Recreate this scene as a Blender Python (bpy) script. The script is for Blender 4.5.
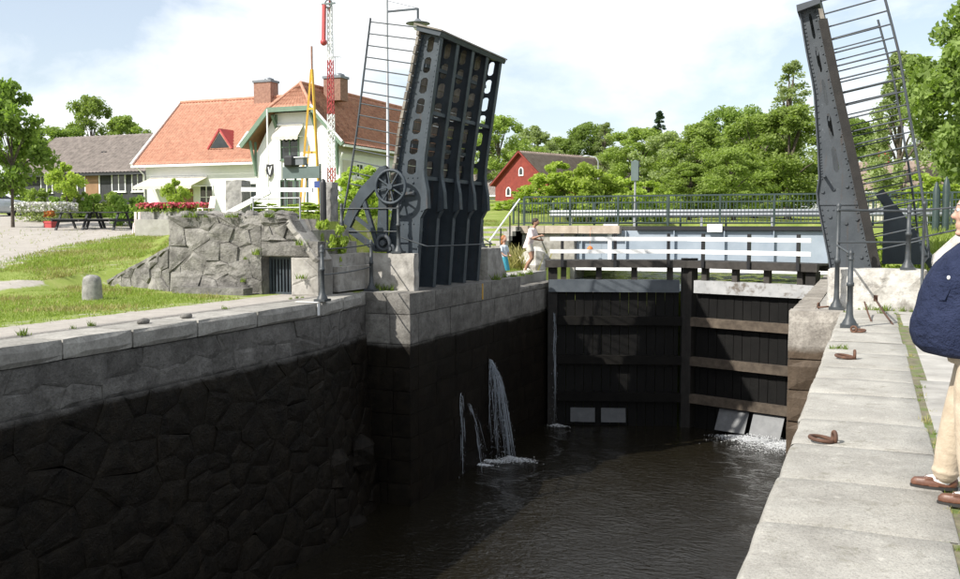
import bpy, math, random
import numpy as np
from mathutils import Vector, Matrix
R = math.radians
random.seed(7); rng = np.random.default_rng(11)
for o in list(bpy.data.objects): bpy.data.objects.remove(o, do_unlink=True)
SC = bpy.context.scene
COL = SC.collection

# ------------------------------------------------------------------ camera, sky, sun, exposure
CAM_H = 1.6; FPX = 950.0
PITCH = math.atan(65.5/FPX); YAW = math.atan(393/math.hypot(FPX, 65.5))
cd = bpy.data.cameras.new('camera'); cam = bpy.data.objects.new('camera', cd); COL.objects.link(cam)
cd.sensor_width = 36; cd.lens = 36*FPX/960; cd.clip_start = 0.05; cd.clip_end = 3000
cam.location = (0, 0, CAM_H); cam.rotation_euler = (math.pi/2-PITCH, 0, YAW)
SC.camera = cam
SUN_AZ = 34.0; SUN_EL = 42.0          # sun stands to the left and behind: degrees west of the canal axis (-Y), height
sun_dir = Vector((-math.sin(R(SUN_AZ))*math.cos(R(SUN_EL)), -math.cos(R(SUN_AZ))*math.cos(R(SUN_EL)), math.sin(R(SUN_EL))))
ld = bpy.data.lights.new('sun', 'SUN'); ld.energy = 5.0; ld.angle = R(0.55); ld.color = (1.0, 0.955, 0.88)
lo = bpy.data.objects.new('sun', ld); COL.objects.link(lo); lo.location = (-30, -30, 60)
lo.rotation_euler = (-sun_dir).to_track_quat('-Z', 'Y').to_euler()
W = bpy.data.worlds.new('World'); SC.world = W; W.use_nodes = True
wn = W.node_tree; wn.nodes.clear()
def WN(t, **k):
    n = wn.nodes.new(t)
    for a, b in k.items(): setattr(n, a, b)
    return n
wo = WN('ShaderNodeOutputWorld'); sky = WN('ShaderNodeTexSky', sky_type='NISHITA', sun_disc=False)
sky.sun_elevation = R(SUN_EL); sky.sun_rotation = math.atan2(sun_dir.x, sun_dir.y); sky.air_density = 1.0; sky.dust_density = 1.2; sky.ozone_density = 1.0
bg = WN('ShaderNodeBackground'); bg.inputs[1].default_value = 0.12
bgc = WN('ShaderNodeBackground'); bgc.inputs[0].default_value = (0.97, 0.985, 1.0, 1); bgc.inputs[1].default_value = 1.05
mx = WN('ShaderNodeMixShader'); tc = WN('ShaderNodeTexCoord'); mp = WN('ShaderNodeMapping')
mp.inputs['Scale'].default_value = (1.0, 1.0, 2.4); mp.inputs['Location'].default_value = (0.35, 0.1, 0.22)
nz = WN('ShaderNodeTexNoise'); nz.inputs['Scale'].default_value = 2.3; nz.inputs['Detail'].default_value = 7; nz.inputs['Roughness'].default_value = 0.56; nz.inputs['Distortion'].default_value = 0.25
rp = WN('ShaderNodeValToRGB'); rp.color_ramp.elements[0].position = 0.45; rp.color_ramp.elements[1].position = 0.63
rp.color_ramp.elements[0].color = (0.28,)*3+(1,)
lk = wn.links.new
lk(tc.outputs['Generated'], mp.inputs[0]); lk(mp.outputs[0], nz.inputs[0]); lk(nz.outputs[0], rp.inputs[0])
lk(sky.outputs[0], bg.inputs[0]); lk(rp.outputs[0], mx.inputs[0]); lk(bg.outputs[0], mx.inputs[1]); lk(bgc.outputs[0], mx.inputs[2]); lk(mx.outputs[0], wo.inputs[0])
vs = SC.view_settings; vs.view_transform = 'Standard'; vs.look = 'None'; vs.gamma = 1; vs.use_curve_mapping = False; vs.exposure = 0.42
SC.render.engine = 'CYCLES'
SC.cycles.max_bounces = 6; SC.cycles.diffuse_bounces = 3; SC.cycles.transparent_max_bounces = 8

# ------------------------------------------------------------------ helpers
cp, sp_, cy_, sy_ = math.cos(PITCH), math.sin(PITCH), math.cos(YAW), math.sin(YAW)
FW = Vector((-sy_*cp, cy_*cp, -sp_)); RT = Vector((cy_, sy_, 0)); UP = RT.cross(FW)
def ray(px, py): return FW+RT*((px-480)/FPX)-UP*((py-289.5)/FPX)
def atY(px, py, Y):                     # point of the plane y = Y seen at a photo pixel (measuring aid)
    d = ray(px, py); return Vector((0, 0, CAM_H))+d*(Y/d.y)
def atD(px, py, dep): return Vector((0, 0, CAM_H))+ray(px, py)*dep
def atZ(px, py, z=0.0):
    d = ray(px, py); return Vector((0, 0, CAM_H))+d*((z-CAM_H)/d.z)

class MB:
    def __init__(s): s.v = []; s.f = []; s.s = []
    def add(s, vs, fs, smooth=False):
        b = len(s.v); s.v += [tuple(v) for v in vs]; s.f += [tuple(i+b for i in f) for f in fs]; s.s += [smooth]*len(fs); return s
    def box(s, x0, x1, y0, y1, z0, z1):
        return s.add([(x0,y0,z0),(x1,y0,z0),(x1,y1,z0),(x0,y1,z0),(x0,y0,z1),(x1,y0,z1),(x1,y1,z1),(x0,y1,z1)],
                     [(3,2,1,0),(4,5,6,7),(0,1,5,4),(1,2,6,5),(2,3,7,6),(3,0,4,7)])
    def bar(s, p, q, w, h, up=(0,0,1)):
        p, q = Vector(p), Vector(q); d = (q-p).normalized(); u = Vector(up)
        a = d.cross(u)
        if a.length < 1e-4: a = d.cross(Vector((1,0,0)))
        a.normalize(); b = a.cross(d); a = a*w/2; b = b*h/2
        return s.add([p-a-b,p+a-b,p+a+b,p-a+b,q-a-b,q+a-b,q+a+b,q-a+b],
                     [(0,1,2,3),(7,6,5,4),(1,0,4,5),(2,1,5,6),(3,2,6,7),(0,3,7,4)])
    def tube(s, pts, r, n=8, cap=True, smooth=True):
        pts = [Vector(p) for p in pts]; rs = r if isinstance(r, (list, tuple)) else [r]*len(pts)
        vs = []; fs = []; prev = None
        for i, p in enumerate(pts):
            d = (pts[min(i+1, len(pts)-1)]-pts[max(i-1, 0)]).normalized()
            if prev is None:
                a = d.cross(Vector((0.13, 0.21, 1)));
                if a.length < .1: a = d.cross(Vector((1, 0, 0)))
            else: a = prev-d*prev.dot(d)
            a.normalize(); prev = a; b = d.cross(a)
            for k in range(n):
                t = 2*math.pi*k/n; vs.append(p+(a*math.cos(t)+b*math.sin(t))*rs[i])
        for i in range(len(pts)-1):
            for k in range(n): fs.append((i*n+k, i*n+(k+1)%n, (i+1)*n+(k+1)%n, (i+1)*n+k))
        s.add(vs, fs, smooth)
        if cap: s.add(vs[:n], [tuple(range(n-1, -1, -1))]); s.add(vs[-n:], [tuple(range(n))])
        return s
    def lathe(s, c, prof, n=12, smooth=True):
        vs = []; fs = []
        for r, z in prof:
            for k in range(n):
                t = 2*math.pi*k/n; vs.append((c[0]+r*math.cos(t), c[1]+r*math.sin(t), c[2]+z))
        for i in range(len(prof)-1):
            for k in range(n): fs.append((i*n+k, i*n+(k+1)%n, (i+1)*n+(k+1)%n, (i+1)*n+k))
        s.add(vs, fs, smooth); s.add(vs[:n], [tuple(range(n-1, -1, -1))]); s.add(vs[-n:], [tuple(range(n))]); return s
    def prism(s, poly, lo, hi, axis='y'):
        n = len(poly)
        def P(a, b, t): return (a, t, b) if axis == 'y' else ((t, a, b) if axis == 'x' else (a, b, t))
        vs = [P(a, b, lo) for a, b in poly]+[P(a, b, hi) for a, b in poly]
        fs = [tuple(range(n)), tuple(range(2*n-1, n-1, -1))]+[(i, i+n, (i+1)%n+n, (i+1)%n) for i in range(n)]
        return s.add(vs, fs)
    def ball(s, c, r, nu=10, nv=7, fn=None):
        r = r if isinstance(r, (tuple, list)) else (r, r, r); vs = []; fs = []
        for j in range(nv+1):
            ph = math.pi*j/nv
            for i in range(nu):
                t = 2*math.pi*i/nu; u = Vector((math.sin(ph)*math.cos(t), math.sin(ph)*math.sin(t), math.cos(ph)))
                k = fn(u) if fn else 1
                vs.append((c[0]+u.x*r[0]*k, c[1]+u.y*r[1]*k, c[2]+u.z*r[2]*k))
        for j in range(nv):
            for i in range(nu): fs.append((j*nu+i, (j+1)*nu+i, (j+1)*nu+(i+1)%nu, j*nu+(i+1)%nu))
        return s.add(vs, fs, True)
    def torus(s, c, ax, r, rt, n=16, m=6):
        ax = Vector(ax).normalized(); a = ax.orthogonal().normalized(); b = ax.cross(a); c = Vector(c)
        vs = []; fs = []
        for i in range(n):
            t = 2*math.pi*i/n; d = a*math.cos(t)+b*math.sin(t)
            for k in range(m):
                p = 2*math.pi*k/m; vs.append(c+d*(r+rt*math.cos(p))+ax*(rt*math.sin(p)))
        for i in range(n):
            for k in range(m): fs.append((i*m+k, ((i+1)%n)*m+k, ((i+1)%n)*m+(k+1)%m, i*m+(k+1)%m))
        return s.add(vs, fs, True)
    def mesh(s, name, off=None):
        m = bpy.data.meshes.new(name)
        v = s.v if off is None else [(a-off[0], b-off[1], c-off[2]) for a, b, c in s.v]
        m.from_pydata(v, [], s.f); m.polygons.foreach_set('use_smooth', s.s); m.update(); return m

def wloc(o):
    v = Vector((0, 0, 0))
    while o: v += o.location; o = o.parent
    return v
def obj(name, mb, mat, parent=None, local=False, **kw):
    """link one mesh object; mb in world coordinates unless local"""
    me = mb if isinstance(mb, bpy.types.Mesh) else mb.mesh(name, None if (local or parent is None) else wloc(parent))
    o = bpy.data.objects.new(name, me); COL.objects.link(o)
    if mat is not None and not me.materials: me.materials.append(mat)
    o.parent = parent
    for k, v in kw.items(): o[k] = v
    return o
def thing(name, label, cat, loc=(0,0,0), rz=0, group=None):
    o = bpy.data.objects.new(name, None); COL.objects.link(o); o.empty_display_size = .1
    o.location = loc; o.rotation_euler = (0, 0, rz); o['label'] = label; o['category'] = cat
    if group: o['group'] = group
    return o
def single(name, mb, mat, label, cat, group=None):
    o = obj(name, mb, mat); o['label'] = label; o['category'] = cat
    if group: o['group'] = group
    return o
def struct(name, mb, mat):
    return obj(name, mb, mat, kind='structure')
def copy_tree(o, parent=None):
    c = o.copy(); COL.objects.link(c); c.parent = parent
    for ch in list(o.children): copy_tree(ch, c)
    return c
def fastmesh(name, V, F, mat=None, smooth=False):
    """numpy verts (n,3) and quads/tris (m,k)"""
    m = bpy.data.meshes.new(name); V = np.asarray(V, np.float32); F = np.asarray(F, np.int32); k = F.shape[1]
    m.vertices.add(len(V)); m.vertices.foreach_set('co', V.ravel())
    m.loops.add(F.size); m.loops.foreach_set('vertex_index', F.ravel())
    m.polygons.add(len(F)); m.polygons.foreach_set('loop_start', np.arange(0, F.size, k, dtype=np.int32))
    m.polygons.foreach_set('use_smooth', np.full(len(F), smooth)); m.update(calc_edges=True); m.validate()
    if mat: m.materials.append(mat)
    return m

# ------------------------------------------------------------------ materials
def newmat(name):
    m = bpy.data.materials.new(name); m.use_nodes = True; t = m.node_tree; t.nodes.clear()
    o = t.nodes.new('ShaderNodeOutputMaterial'); b = t.nodes.new('ShaderNodeBsdfPrincipled'); t.links.new(b.outputs[0], o.inputs[0])
    return m, t, b, o
def N(t, typ, **ins):
    n = t.nodes.new(typ)
    for k, v in ins.items():
        if k.startswith('_'): setattr(n, k[1:], v)
        else: n.inputs[k.replace('__', ' ')].default_value = v
    return n
def noise(t, pos, scale, detail=5, rough=.55, dist=0.0):
    n = N(t, 'ShaderNodeTexNoise', Scale=scale, Detail=detail, Roughness=rough, Distortion=dist); t.links.new(pos, n.inputs['Vector']); return n.outputs[0]
def ramp(t, fac, stops):
    r = t.nodes.new('ShaderNodeValToRGB'); e = r.color_ramp.elements
    while len(e) < len(stops): e.new(.5)
    for x, (p, c) in zip(e, stops): x.position = p; x.color = tuple(c)+(1,) if len(c) == 3 else c
    t.links.new(fac, r.inputs[0]); return r.outputs[0]
def mixc(t, fac, a, b, mode='MIX'):
    n = t.nodes.new('ShaderNodeMix'); n.data_type = 'RGBA'; n.blend_type = mode
    for i, x in ((0, fac), (6, a), (7, b)):
        if isinstance(x, (int, float)): n.inputs[i].default_value = x
        elif isinstance(x, tuple): n.inputs[i].default_value = x+(1,)
        else: t.links.new(x, n.inputs[i])
    return n.outputs[2]
def math_(t, op, a, b=None, c=None, clamp=False):
    n = t.nodes.new('ShaderNodeMath'); n.operation = op; n.use_clamp = clamp
    for i, x in enumerate((a, b, c)):
        if x is None: continue
        if isinstance(x, (int, float)): n.inputs[i].default_value = x
        else: t.links.new(x, n.inputs[i])
    return n.outputs[0]
def geo(t): return t.nodes.new('ShaderNodeNewGeometry')
def bump(t, b, h, strength, dist):
    n = N(t, 'ShaderNodeBump', Strength=strength, Distance=dist); t.links.new(h, n.inputs['Height']); t.links.new(n.outputs[0], b.inputs['Normal'])
def surf(name, c1, c2, scale=2.0, rough=.8, bs=25, bstr=.35, bd=.02, var=.18, metal=0.0, c3=None, s3=.6, lo3=.52, hi3=.66, spec=.5, detail=6):
    """two-tone noise colour, a third stain colour, per-object brightness, fine relief"""
    m, t, b, o = newmat(name); g = geo(t); p = g.outputs['Position']
    col = ramp(t, noise(t, p, scale, detail, .62), [(.32, c1), (.68, c2)])
    if c3: col = mixc(t, ramp(t, noise(t, p, s3, 8, .65, .3), [(lo3, (0,0,0)), (hi3, (1,1,1))]), col, c3)
    if var:
        oi = t.nodes.new('ShaderNodeObjectInfo'); v = math_(t, 'MULTIPLY_ADD', oi.outputs['Random'], 2*var, 1-var)
        cmb = t.nodes.new('ShaderNodeCombineColor')
        for i in range(3): t.links.new(v, cmb.inputs[i])
        col = mixc(t, 1.0, col, cmb.outputs[0], 'MULTIPLY')
    t.links.new(col, b.inputs['Base Color']); b.inputs['Roughness'].default_value = rough; b.inputs['Metallic'].default_value = metal
    b.inputs['Specular IOR Level'].default_value = spec
    if bstr: bump(t, b, noise(t, p, bs, 6, .7), bstr, bd)
    return m
def plain(name, c, rough=.6, metal=0.0, var=0.0, bstr=.08, bs=60, dv=.12):
    return surf(name, tuple(x*(1-dv) for x in c), tuple(x*(1+dv) for x in c), 3.0, rough, bs, bstr, .006, var, metal)

M = {}
def stone_mat(name, dry1, dry2, wetz, wet1, wet2, bs=14, bstr=.7, bd=.05, lichen=None):
    m, t, b, o = newmat(name); g = geo(t); p = g.outputs['Position']
    sx = t.nodes.new('ShaderNodeSeparateXYZ'); t.links.new(p, sx.inputs[0])
    n1 = noise(t, p, 3.2, 8, .68); n2 = noise(t, p, 22, 5, .7); n3 = noise(t, p, .7, 6, .6, .5)
    dry = ramp(t, n1, [(.28, dry1), (.7, dry2)])
    dry = mixc(t, ramp(t, n2, [(.45, (0,0,0)), (.75, (.55,.55,.55))]), dry, tuple(x*.45 for x in dry1))
    if lichen: dry = mixc(t, ramp(t, n3, [(.52, (0,0,0)), (.64, (.8,.8,.8))]), dry, lichen)
    wet = ramp(t, n1, [(.3, wet1), (.75, wet2)])
    rust = ramp(t, noise(t, p, 1.3, 5, .7, .4), [(.70, (0,0,0)), (.78, (.7,.7,.7))]); wet = mixc(t, rust, wet, (.030, .019, .010))
    mps = N(t, 'ShaderNodeMapping'); mps.inputs['Scale'].default_value = (2.6, 2.6, .32); t.links.new(p, mps.inputs[0])
    wet = mixc(t, ramp(t, noise(t, mps.outputs[0], 1.6, 6, .7), [(.58, (0,0,0)), (.74, (.7,.7,.7))]), wet, (.034, .025, .016))
    oi = t.nodes.new('ShaderNodeObjectInfo'); v = math_(t, 'MULTIPLY_ADD', oi.outputs['Random'], .3, .85)
    zz = math_(t, 'MULTIPLY_ADD', math_(t, 'SUBTRACT', n3, .5), .22, sx.outputs['Z'])
    zz = math_(t, 'MULTIPLY_ADD', math_(t, 'SUBTRACT', n1, .5), .10, zz)
    f = math_(t, 'MULTIPLY_ADD', math_(t, 'SUBTRACT', zz, wetz), 7.0, .5, clamp=True)
    cmb = t.nodes.new('ShaderNodeCombineColor')
    for i in range(3): t.links.new(v, cmb.inputs[i])
    col = mixc(t, 1.0, mixc(t, f, wet, dry), cmb.outputs[0], 'MULTIPLY')
    t.links.new(col, b.inputs['Base Color'])
    t.links.new(math_(t, 'MULTIPLY_ADD', f, .35, .55), b.inputs['Roughness'])
    b.inputs['Specular IOR Level'].default_value = .15
    h = math_(t, 'MULTIPLY_ADD', noise(t, p, 5, 8, .7), .7, math_(t, 'MULTIPLY', noise(t, p, bs*2, 4, .7), .3))
    bump(t, b, h, bstr, bd)
    return m
M['lock'] = stone_mat('lock_stone', (.085,.08,.074), (.215,.205,.19), -1.02, (.0042,.0034,.0026), (.024,.019,.013), bd=.12)
M['ashlar'] = stone_mat('ashlar_stone', (.11,.103,.094), (.27,.258,.235), -1.2, (.0042,.0034,.0026), (.018,.014,.0095), bstr=.55)
M['coping'] = stone_mat('coping_granite', (.20,.19,.172), (.40,.385,.35), -.62, (.03,.026,.02), (.09,.075,.06), bstr=.35, bd=.02)
M['pierstone'] = stone_mat('pier_stone', (.16,.143,.125), (.42,.39,.345), -.70, (.055,.040,.028), (.14,.105,.075), bstr=.6)
def granite_slab(name, c1, c2, var):
    m, t, b, o = newmat(name); g = geo(t); p = g.outputs['Position']; oi = t.nodes.new('ShaderNodeObjectInfo')
    col = ramp(t, noise(t, p, 1.7, 9, .7, .3), [(.28, c1), (.72, c2)])
    col = mixc(t, ramp(t, noise(t, p, 75, 3, .8), [(.50, (0,0,0)), (.66, (.55,.55,.55))]), col, tuple(x*.45 for x in c1))
    col = mixc(t, ramp(t, noise(t, p, 9, 8, .75), [(.57, (0,0,0)), (.70, (.6,.6,.6))]), col, tuple(min(.75, x*1.35) for x in c2))
    col = mixc(t, ramp(t, noise(t, p, 4.3, 8, .75, .5), [(.56, (0,0,0)), (.70, (.75,.75,.75))]), col, (.165,.155,.115))
    v = math_(t, 'MULTIPLY_ADD', oi.outputs['Random'], 2*var, 1-var); cmb = t.nodes.new('ShaderNodeCombineColor')
    for i in range(3): t.links.new(v, cmb.inputs[i])
    t.links.new(mixc(t, 1.0, col, cmb.outputs[0], 'MULTIPLY'), b.inputs['Base Color']); b.inputs['Roughness'].default_value = .88; b.inputs['Specular IOR Level'].default_value = .25
    h = math_(t, 'MULTIPLY_ADD', noise(t, p, 9, 8, .75), .7, math_(t, 'MULTIPLY', noise(t, p, 60, 4, .8), .3)); bump(t, b, h, .8, .03); return m
M['slab'] = granite_slab('quay_slab', (.265,.252,.225), (.45,.434,.39), .06)
M['paving'] = surf('old_paving', (.24,.23,.21), (.40,.385,.355), 2.2, .9, 70, .5, .012, .08, c3=(.20,.205,.15), s3=2.0, lo3=.58, hi3=.75)
M['rubble'] = surf('rubble_stone', (.10,.094,.085), (.30,.285,.26), 3.2, .92, 13, 1.0, .07, .2, c3=(.33,.32,.29), s3=4, lo3=.55, hi3=.75, detail=10)
M['mortar'] = surf('mortar', (.15,.142,.128), (.27,.258,.235), 4, .95, 30, .6, .03, 0)
M['concrete'] = surf('plinth_concrete', (.24,.225,.20), (.44,.42,.385), 2.6, .9, 30, .6, .02, .1, c3=(.12,.112,.10), s3=2.2, lo3=.5, hi3=.75)
M['pale_concrete'] = surf('pale_concrete', (.40,.38,.34), (.62,.60,.56), 5.0, .9, 26, .7, .03, .08, c3=(.20,.185,.16), s3=3.6, lo3=.52, hi3=.7)
M['granite'] = surf('granite_post', (.17,.165,.155), (.34,.33,.31), 8, .85, 40, .5, .015, .15)
def painted_steel(name, c1, c2, rough):
    m, t, b, o = newmat(name); g = geo(t); p = g.outputs['Position']
    col = ramp(t, noise(t, p, 2.2, 7, .65), [(.3, c1), (.7, c2)])
    mps = N(t, 'ShaderNodeMapping'); mps.inputs['Scale'].default_value = (5, 5, .55); t.links.new(p, mps.inputs[0])
    col = mixc(t, ramp(t, noise(t, mps.outputs[0], 1.5, 7, .7), [(.57, (0,0,0)), (.74, (.75,.75,.75))]), col, (.075,.048,.032))
    col = mixc(t, ramp(t, noise(t, p, 13, 5, .7), [(.64, (0,0,0)), (.72, (.8,.8,.8))]), col, tuple(x*1.8 for x in c2))
    t.links.new(col, b.inputs['Base Color']); t.links.new(math_(t, 'MULTIPLY_ADD', noise(t, p, 5, 5), .35, rough-.15), b.inputs['Roughness'])
    b.inputs['Specular IOR Level'].default_value = .35
    bump(t, b, noise(t, p, 26, 6, .7), .35, .008); return m
M['blackmetal'] = surf('rail_iron', (.030,.036,.040), (.060,.068,.074), 6, .5, 60, .2, .004, .1, c3=(.09,.055,.035), s3=9, lo3=.66, hi3=.8)
M['leafpaint'] = painted_steel('blue_grey_paint', (.031,.041,.051), (.056,.070,.083), .5)
M['girderpaint'] = painted_steel('grey_steel_paint', (.044,.052,.060), (.074,.084,.094), .55)
M['plank'] = surf('weathered_plank', (.12,.105,.088), (.27,.245,.21), 5, .9, 40, .6, .012, .28)
M['rust'] = surf('rusty_iron', (.055,.028,.018), (.13,.062,.036), 18, .8, 90, .6, .004, .15)
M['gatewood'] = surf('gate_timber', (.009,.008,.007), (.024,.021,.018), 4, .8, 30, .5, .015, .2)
M['gatewetshade'] = surf('wet_shaded_gate_timber', (.0018,.0017,.0015), (.005,.0045,.004), 3, .6, 18, .5, .02, .25, spec=.25)  # wet planks, darkened further: the left leaf's shade is in this colour too
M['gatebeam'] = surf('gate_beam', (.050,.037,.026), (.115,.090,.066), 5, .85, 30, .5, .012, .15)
M['gatebeamshade'] = surf('shaded_gate_beam', (.003,.0027,.0024), (.009,.008,.0065), 4, .75, 30, .5, .012, .2, spec=.2)  # darker copy of the beam timber: left leaf's shade put into the colour
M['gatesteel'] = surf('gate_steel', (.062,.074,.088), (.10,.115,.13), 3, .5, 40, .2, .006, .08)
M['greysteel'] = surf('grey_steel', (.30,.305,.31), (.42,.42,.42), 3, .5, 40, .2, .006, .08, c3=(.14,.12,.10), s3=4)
M['paddle'] = surf('paddle_plate', (.075,.08,.085), (.13,.135,.14), 4, .5, 30, .3, .006, .08)
M['walkplank'] = surf('walkway_timber', (.026,.023,.020), (.060,.054,.048), 4, .85, 40, .4, .01, .12)
M['white'] = plain('white_paint', (.80,.80,.79), .5)
M['bluewhite'] = surf('bridge_plate_paint', (.27,.32,.375), (.35,.40,.455), 1.2, .45, 30, .1, .004, 0)
M['whitewall'] = surf('white_render', (.72,.72,.70), (.82,.815,.79), 1.2, .9, 40, .25, .01, 0)
M['tile'] = surf('red_clay_tile', (.37,.165,.108), (.56,.305,.21), 5.0, .85, 20, .3, .01, .05, c3=(.27,.125,.085), s3=2.5, lo3=.5, hi3=.8, detail=10)
M['tiledark'] = surf('dark_clay_tile', (.36,.155,.098), (.53,.27,.18), 2.4, .85, 20, .3, .01, .05, c3=(.16,.085,.06), s3=7, lo3=.5, hi3=.72)  # darker, blotchier clay tile for the wing's right slope and the dormer
M['greytile'] = surf('grey_roof_tile', (.13,.112,.102), (.25,.215,.195), 2.6, .9, 18, .5, .02, .1)
M['browntile'] = surf('brown_roof_tile', (.22,.165,.135), (.35,.275,.235), 2.6, .9, 18, .5, .02, .1)
M['green'] = plain('green_trim', (.135,.205,.145), .6)
M['brick'] = surf('chimney_brick', (.20,.105,.075), (.33,.19,.14), 6, .9, 26, .5, .015, .1)
M['redwood'] = surf('falu_red_board', (.17,.028,.021), (.25,.045,.032), 3, .85, 30, .3, .01, .05)
M['darkwood'] = surf('black_board', (.020,.022,.024), (.040,.042,.045), 3, .8, 30, .3, .01, .05)
M['door'] = plain('brown_door', (.25,.14,.07), .6)
M['glass'] = surf('window_glass', (.018,.022,.026), (.04,.046,.05), 2, .06, 20, .02, .002, .1)
M['yellow'] = plain('yellow_paint', (.62,.36,.045), .5)
M['redpaint'] = plain('red_paint', (.40,.055,.055), .5)
M['canvas'] = plain('pale_canvas', (.54,.51,.44), .9)
M['signgreen'] = plain('grey_green_sign', (.10,.135,.13), .5)
M['black'] = plain('black_paint', (.018,.018,.02), .45)
M['asphalt'] = surf('asphalt', (.045,.045,.046), (.075,.074,.072), 8, .9, 80, .5, .008, 0)
M['railgreen'] = surf('dark_green_railing', (.022,.040,.038), (.038,.062,.058), 4, .5, 40, .15, .004, .05)
M['guard'] = plain('galvanised_guard', (.17,.185,.20), .45, .3)
M['galv'] = plain('galvanised_pole', (.36,.37,.38), .45, .4)
M['stoneflag'] = surf('abutment_coping', (.33,.27,.215), (.48,.41,.34), 3, .9, 30, .4, .01, .1)
M['bark'] = surf('bark', (.06,.048,.036), (.14,.115,.09), 8, .95, 30, .9, .03, .1)
M['birchbark'] = surf('birch_bark', (.30,.29,.27), (.62,.60,.57), 4, .9, 30, .6, .02, .1, c3=(.04,.035,.03), s3=5)
M['skin'] = plain('skin', (.55,.33,.25), .55, bstr=.03)
M['tannedskin'] = plain('tanned_skin', (.34,.19,.125), .55, bstr=.03)
M['navy'] = surf('navy_cotton', (.014,.020,.048), (.024,.032,.070), 12, .9, 5.5, 1.0, .07, 0, spec=.2)
M['khaki'] = surf('beige_trousers', (.40,.325,.24), (.52,.44,.335), 9, .95, 7, .5, .03, 0, spec=.2)
M['shoe'] = surf('brown_leather', (.085,.035,.02), (.15,.065,.038), 14, .45, 60, .3, .004, 0)
M['sole'] = plain('dark_sole', (.03,.028,.026), .8)
M['soil'] = surf('joint_soil', (.10,.085,.06), (.20,.18,.11), 9, .95, 60, .6, .01, 0, c3=(.10,.14,.03), s3=4, lo3=.45, hi3=.6)
M['sock'] = plain('white_sock', (.72,.71,.68), .95)
M['greyhair'] = plain('grey_hair', (.42,.40,.37), .8)
M['darkhair'] = plain('dark_hair', (.035,.022,.016), .7)
M['redhair'] = plain('auburn_hair', (.33,.13,.05), .7)
M['pinkshirt'] = plain('pale_pink_shirt', (.78,.66,.64), .9)
M['creamshorts'] = plain('cream_shorts', (.62,.58,.52), .9)
M['paleblue'] = plain('pale_blue_top', (.60,.68,.74), .9)
M['turquoise'] = plain('turquoise_skirt', (.06,.36,.47), .9)
M['orange'] = plain('orange_plastic', (.65,.17,.03), .5)
M['carpaint'] = plain('silver_car_paint', (.42,.45,.48), .25, .4, bstr=0)
M['tyre'] = plain('tyre_rubber', (.02,.02,.02), .9)
M['flowerred'] = surf('red_flowers', (.42,.03,.06), (.62,.14,.20), 14, .9, 30, .2, .01, .2)
M['flowerwhite'] = surf('white_flowers', (.6,.6,.55), (.78,.78,.74), 14, .9, 30, .2, .01, .1)
M['flowerorange'] = surf('orange_flowers', (.5,.14,.03), (.65,.25,.06), 14, .9, 30, .2, .01, .2)

def leafmat(name, c1, c2, trans=.35):
    m, t, b, o = newmat(name); g = geo(t)
    oi = t.nodes.new('ShaderNodeObjectInfo')
    f = math_(t, 'MULTIPLY_ADD', g.outputs['Random Per Island'], .65, math_(t, 'MULTIPLY', noise(t, g.outputs['Position'], .55, 3), .5))
    col = ramp(t, f, [(.15, c1), (.85, c2)])
    v = math_(t, 'MULTIPLY_ADD', oi.outputs['Random'], .3, .85)
    cmb = t.nodes.new('ShaderNodeCombineColor')
    for i in range(3): t.links.new(v, cmb.inputs[i])
    col = mixc(t, 1.0, col, cmb.outputs[0], 'MULTIPLY')
    t.links.new(col, b.inputs['Base Color']); b.inputs['Roughness'].default_value = .6; b.inputs['Specular IOR Level'].default_value = .25
    tr = t.nodes.new('ShaderNodeBsdfTranslucent'); t.links.new(mixc(t, 1.0, col, (1.15, 1.25, .55), 'MULTIPLY'), tr.inputs[0])
    ms = t.nodes.new('ShaderNodeMixShader'); ms.inputs[0].default_value = trans
    t.links.new(b.outputs[0], ms.inputs[1]); t.links.new(tr.outputs[0], ms.inputs[2]); t.links.new(ms.outputs[0], o.inputs[0])
    return m
M['leaf'] = leafmat('leaf_green', (.17,.235,.055), (.33,.42,.12), .5)
M['leafdark'] = leafmat('leaf_dark_green', (.13,.19,.05), (.27,.36,.105), .5)
M['leaflime'] = leafmat('leaf_lime', (.27,.36,.06), (.45,.55,.13), .5)
M['leafgrey'] = leafmat('leaf_grey_green', (.20,.25,.11), (.35,.41,.20), .5)
M['leafyoung'] = leafmat('leaf_young_tree', (.14,.23,.045), (.28,.40,.095), .5)
M['conifer'] = leafmat('conifer_needles', (.022,.045,.020), (.05,.085,.035), .15)
M['grassblade'] = leafmat('grass_blade', (.14,.20,.03), (.28,.35,.08), .4)
M['drygrass'] = leafmat('dry_grass_blade', (.20,.20,.06), (.40,.36,.16), .3)
M['weed'] = leafmat('weed_leaf', (.07,.13,.02), (.20,.26,.05), .3)

# ground: grass, sand and gravel by masks stored on the sheet (what lies there, not light)
m, t, b, o = newmat('ground_soil'); g = geo(t); p = g.outputs['Position']
at_ = t.nodes.new('ShaderNodeAttribute'); at_.attribute_name = 'gravel'
grass = ramp(t, noise(t, p, 1.1, 7, .65), [(.3, (.14,.19,.035)), (.55, (.22,.27,.065)), (.75, (.33,.32,.13))])
grav = ramp(t, noise(t, p, 3.0, 9, .75), [(.3, (.30,.275,.245)), (.7, (.44,.41,.37))])
f = math_(t, 'MULTIPLY_ADD', math_(t, 'SUBTRACT', noise(t, p, 2.2, 7, .7), .5), 1.3, at_.outputs['Fac'])
f = ramp(t, f, [(.40, (0,0,0)), (.62, (1,1,1))])
t.links.new(mixc(t, f, grass, grav), b.inputs['Base Color']); b.inputs['Roughness'].default_value = .95; b.inputs['Specular IOR Level'].default_value = .15
bump(t, b, noise(t, p, 26, 6, .75), .6, .03); M['ground'] = m

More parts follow.
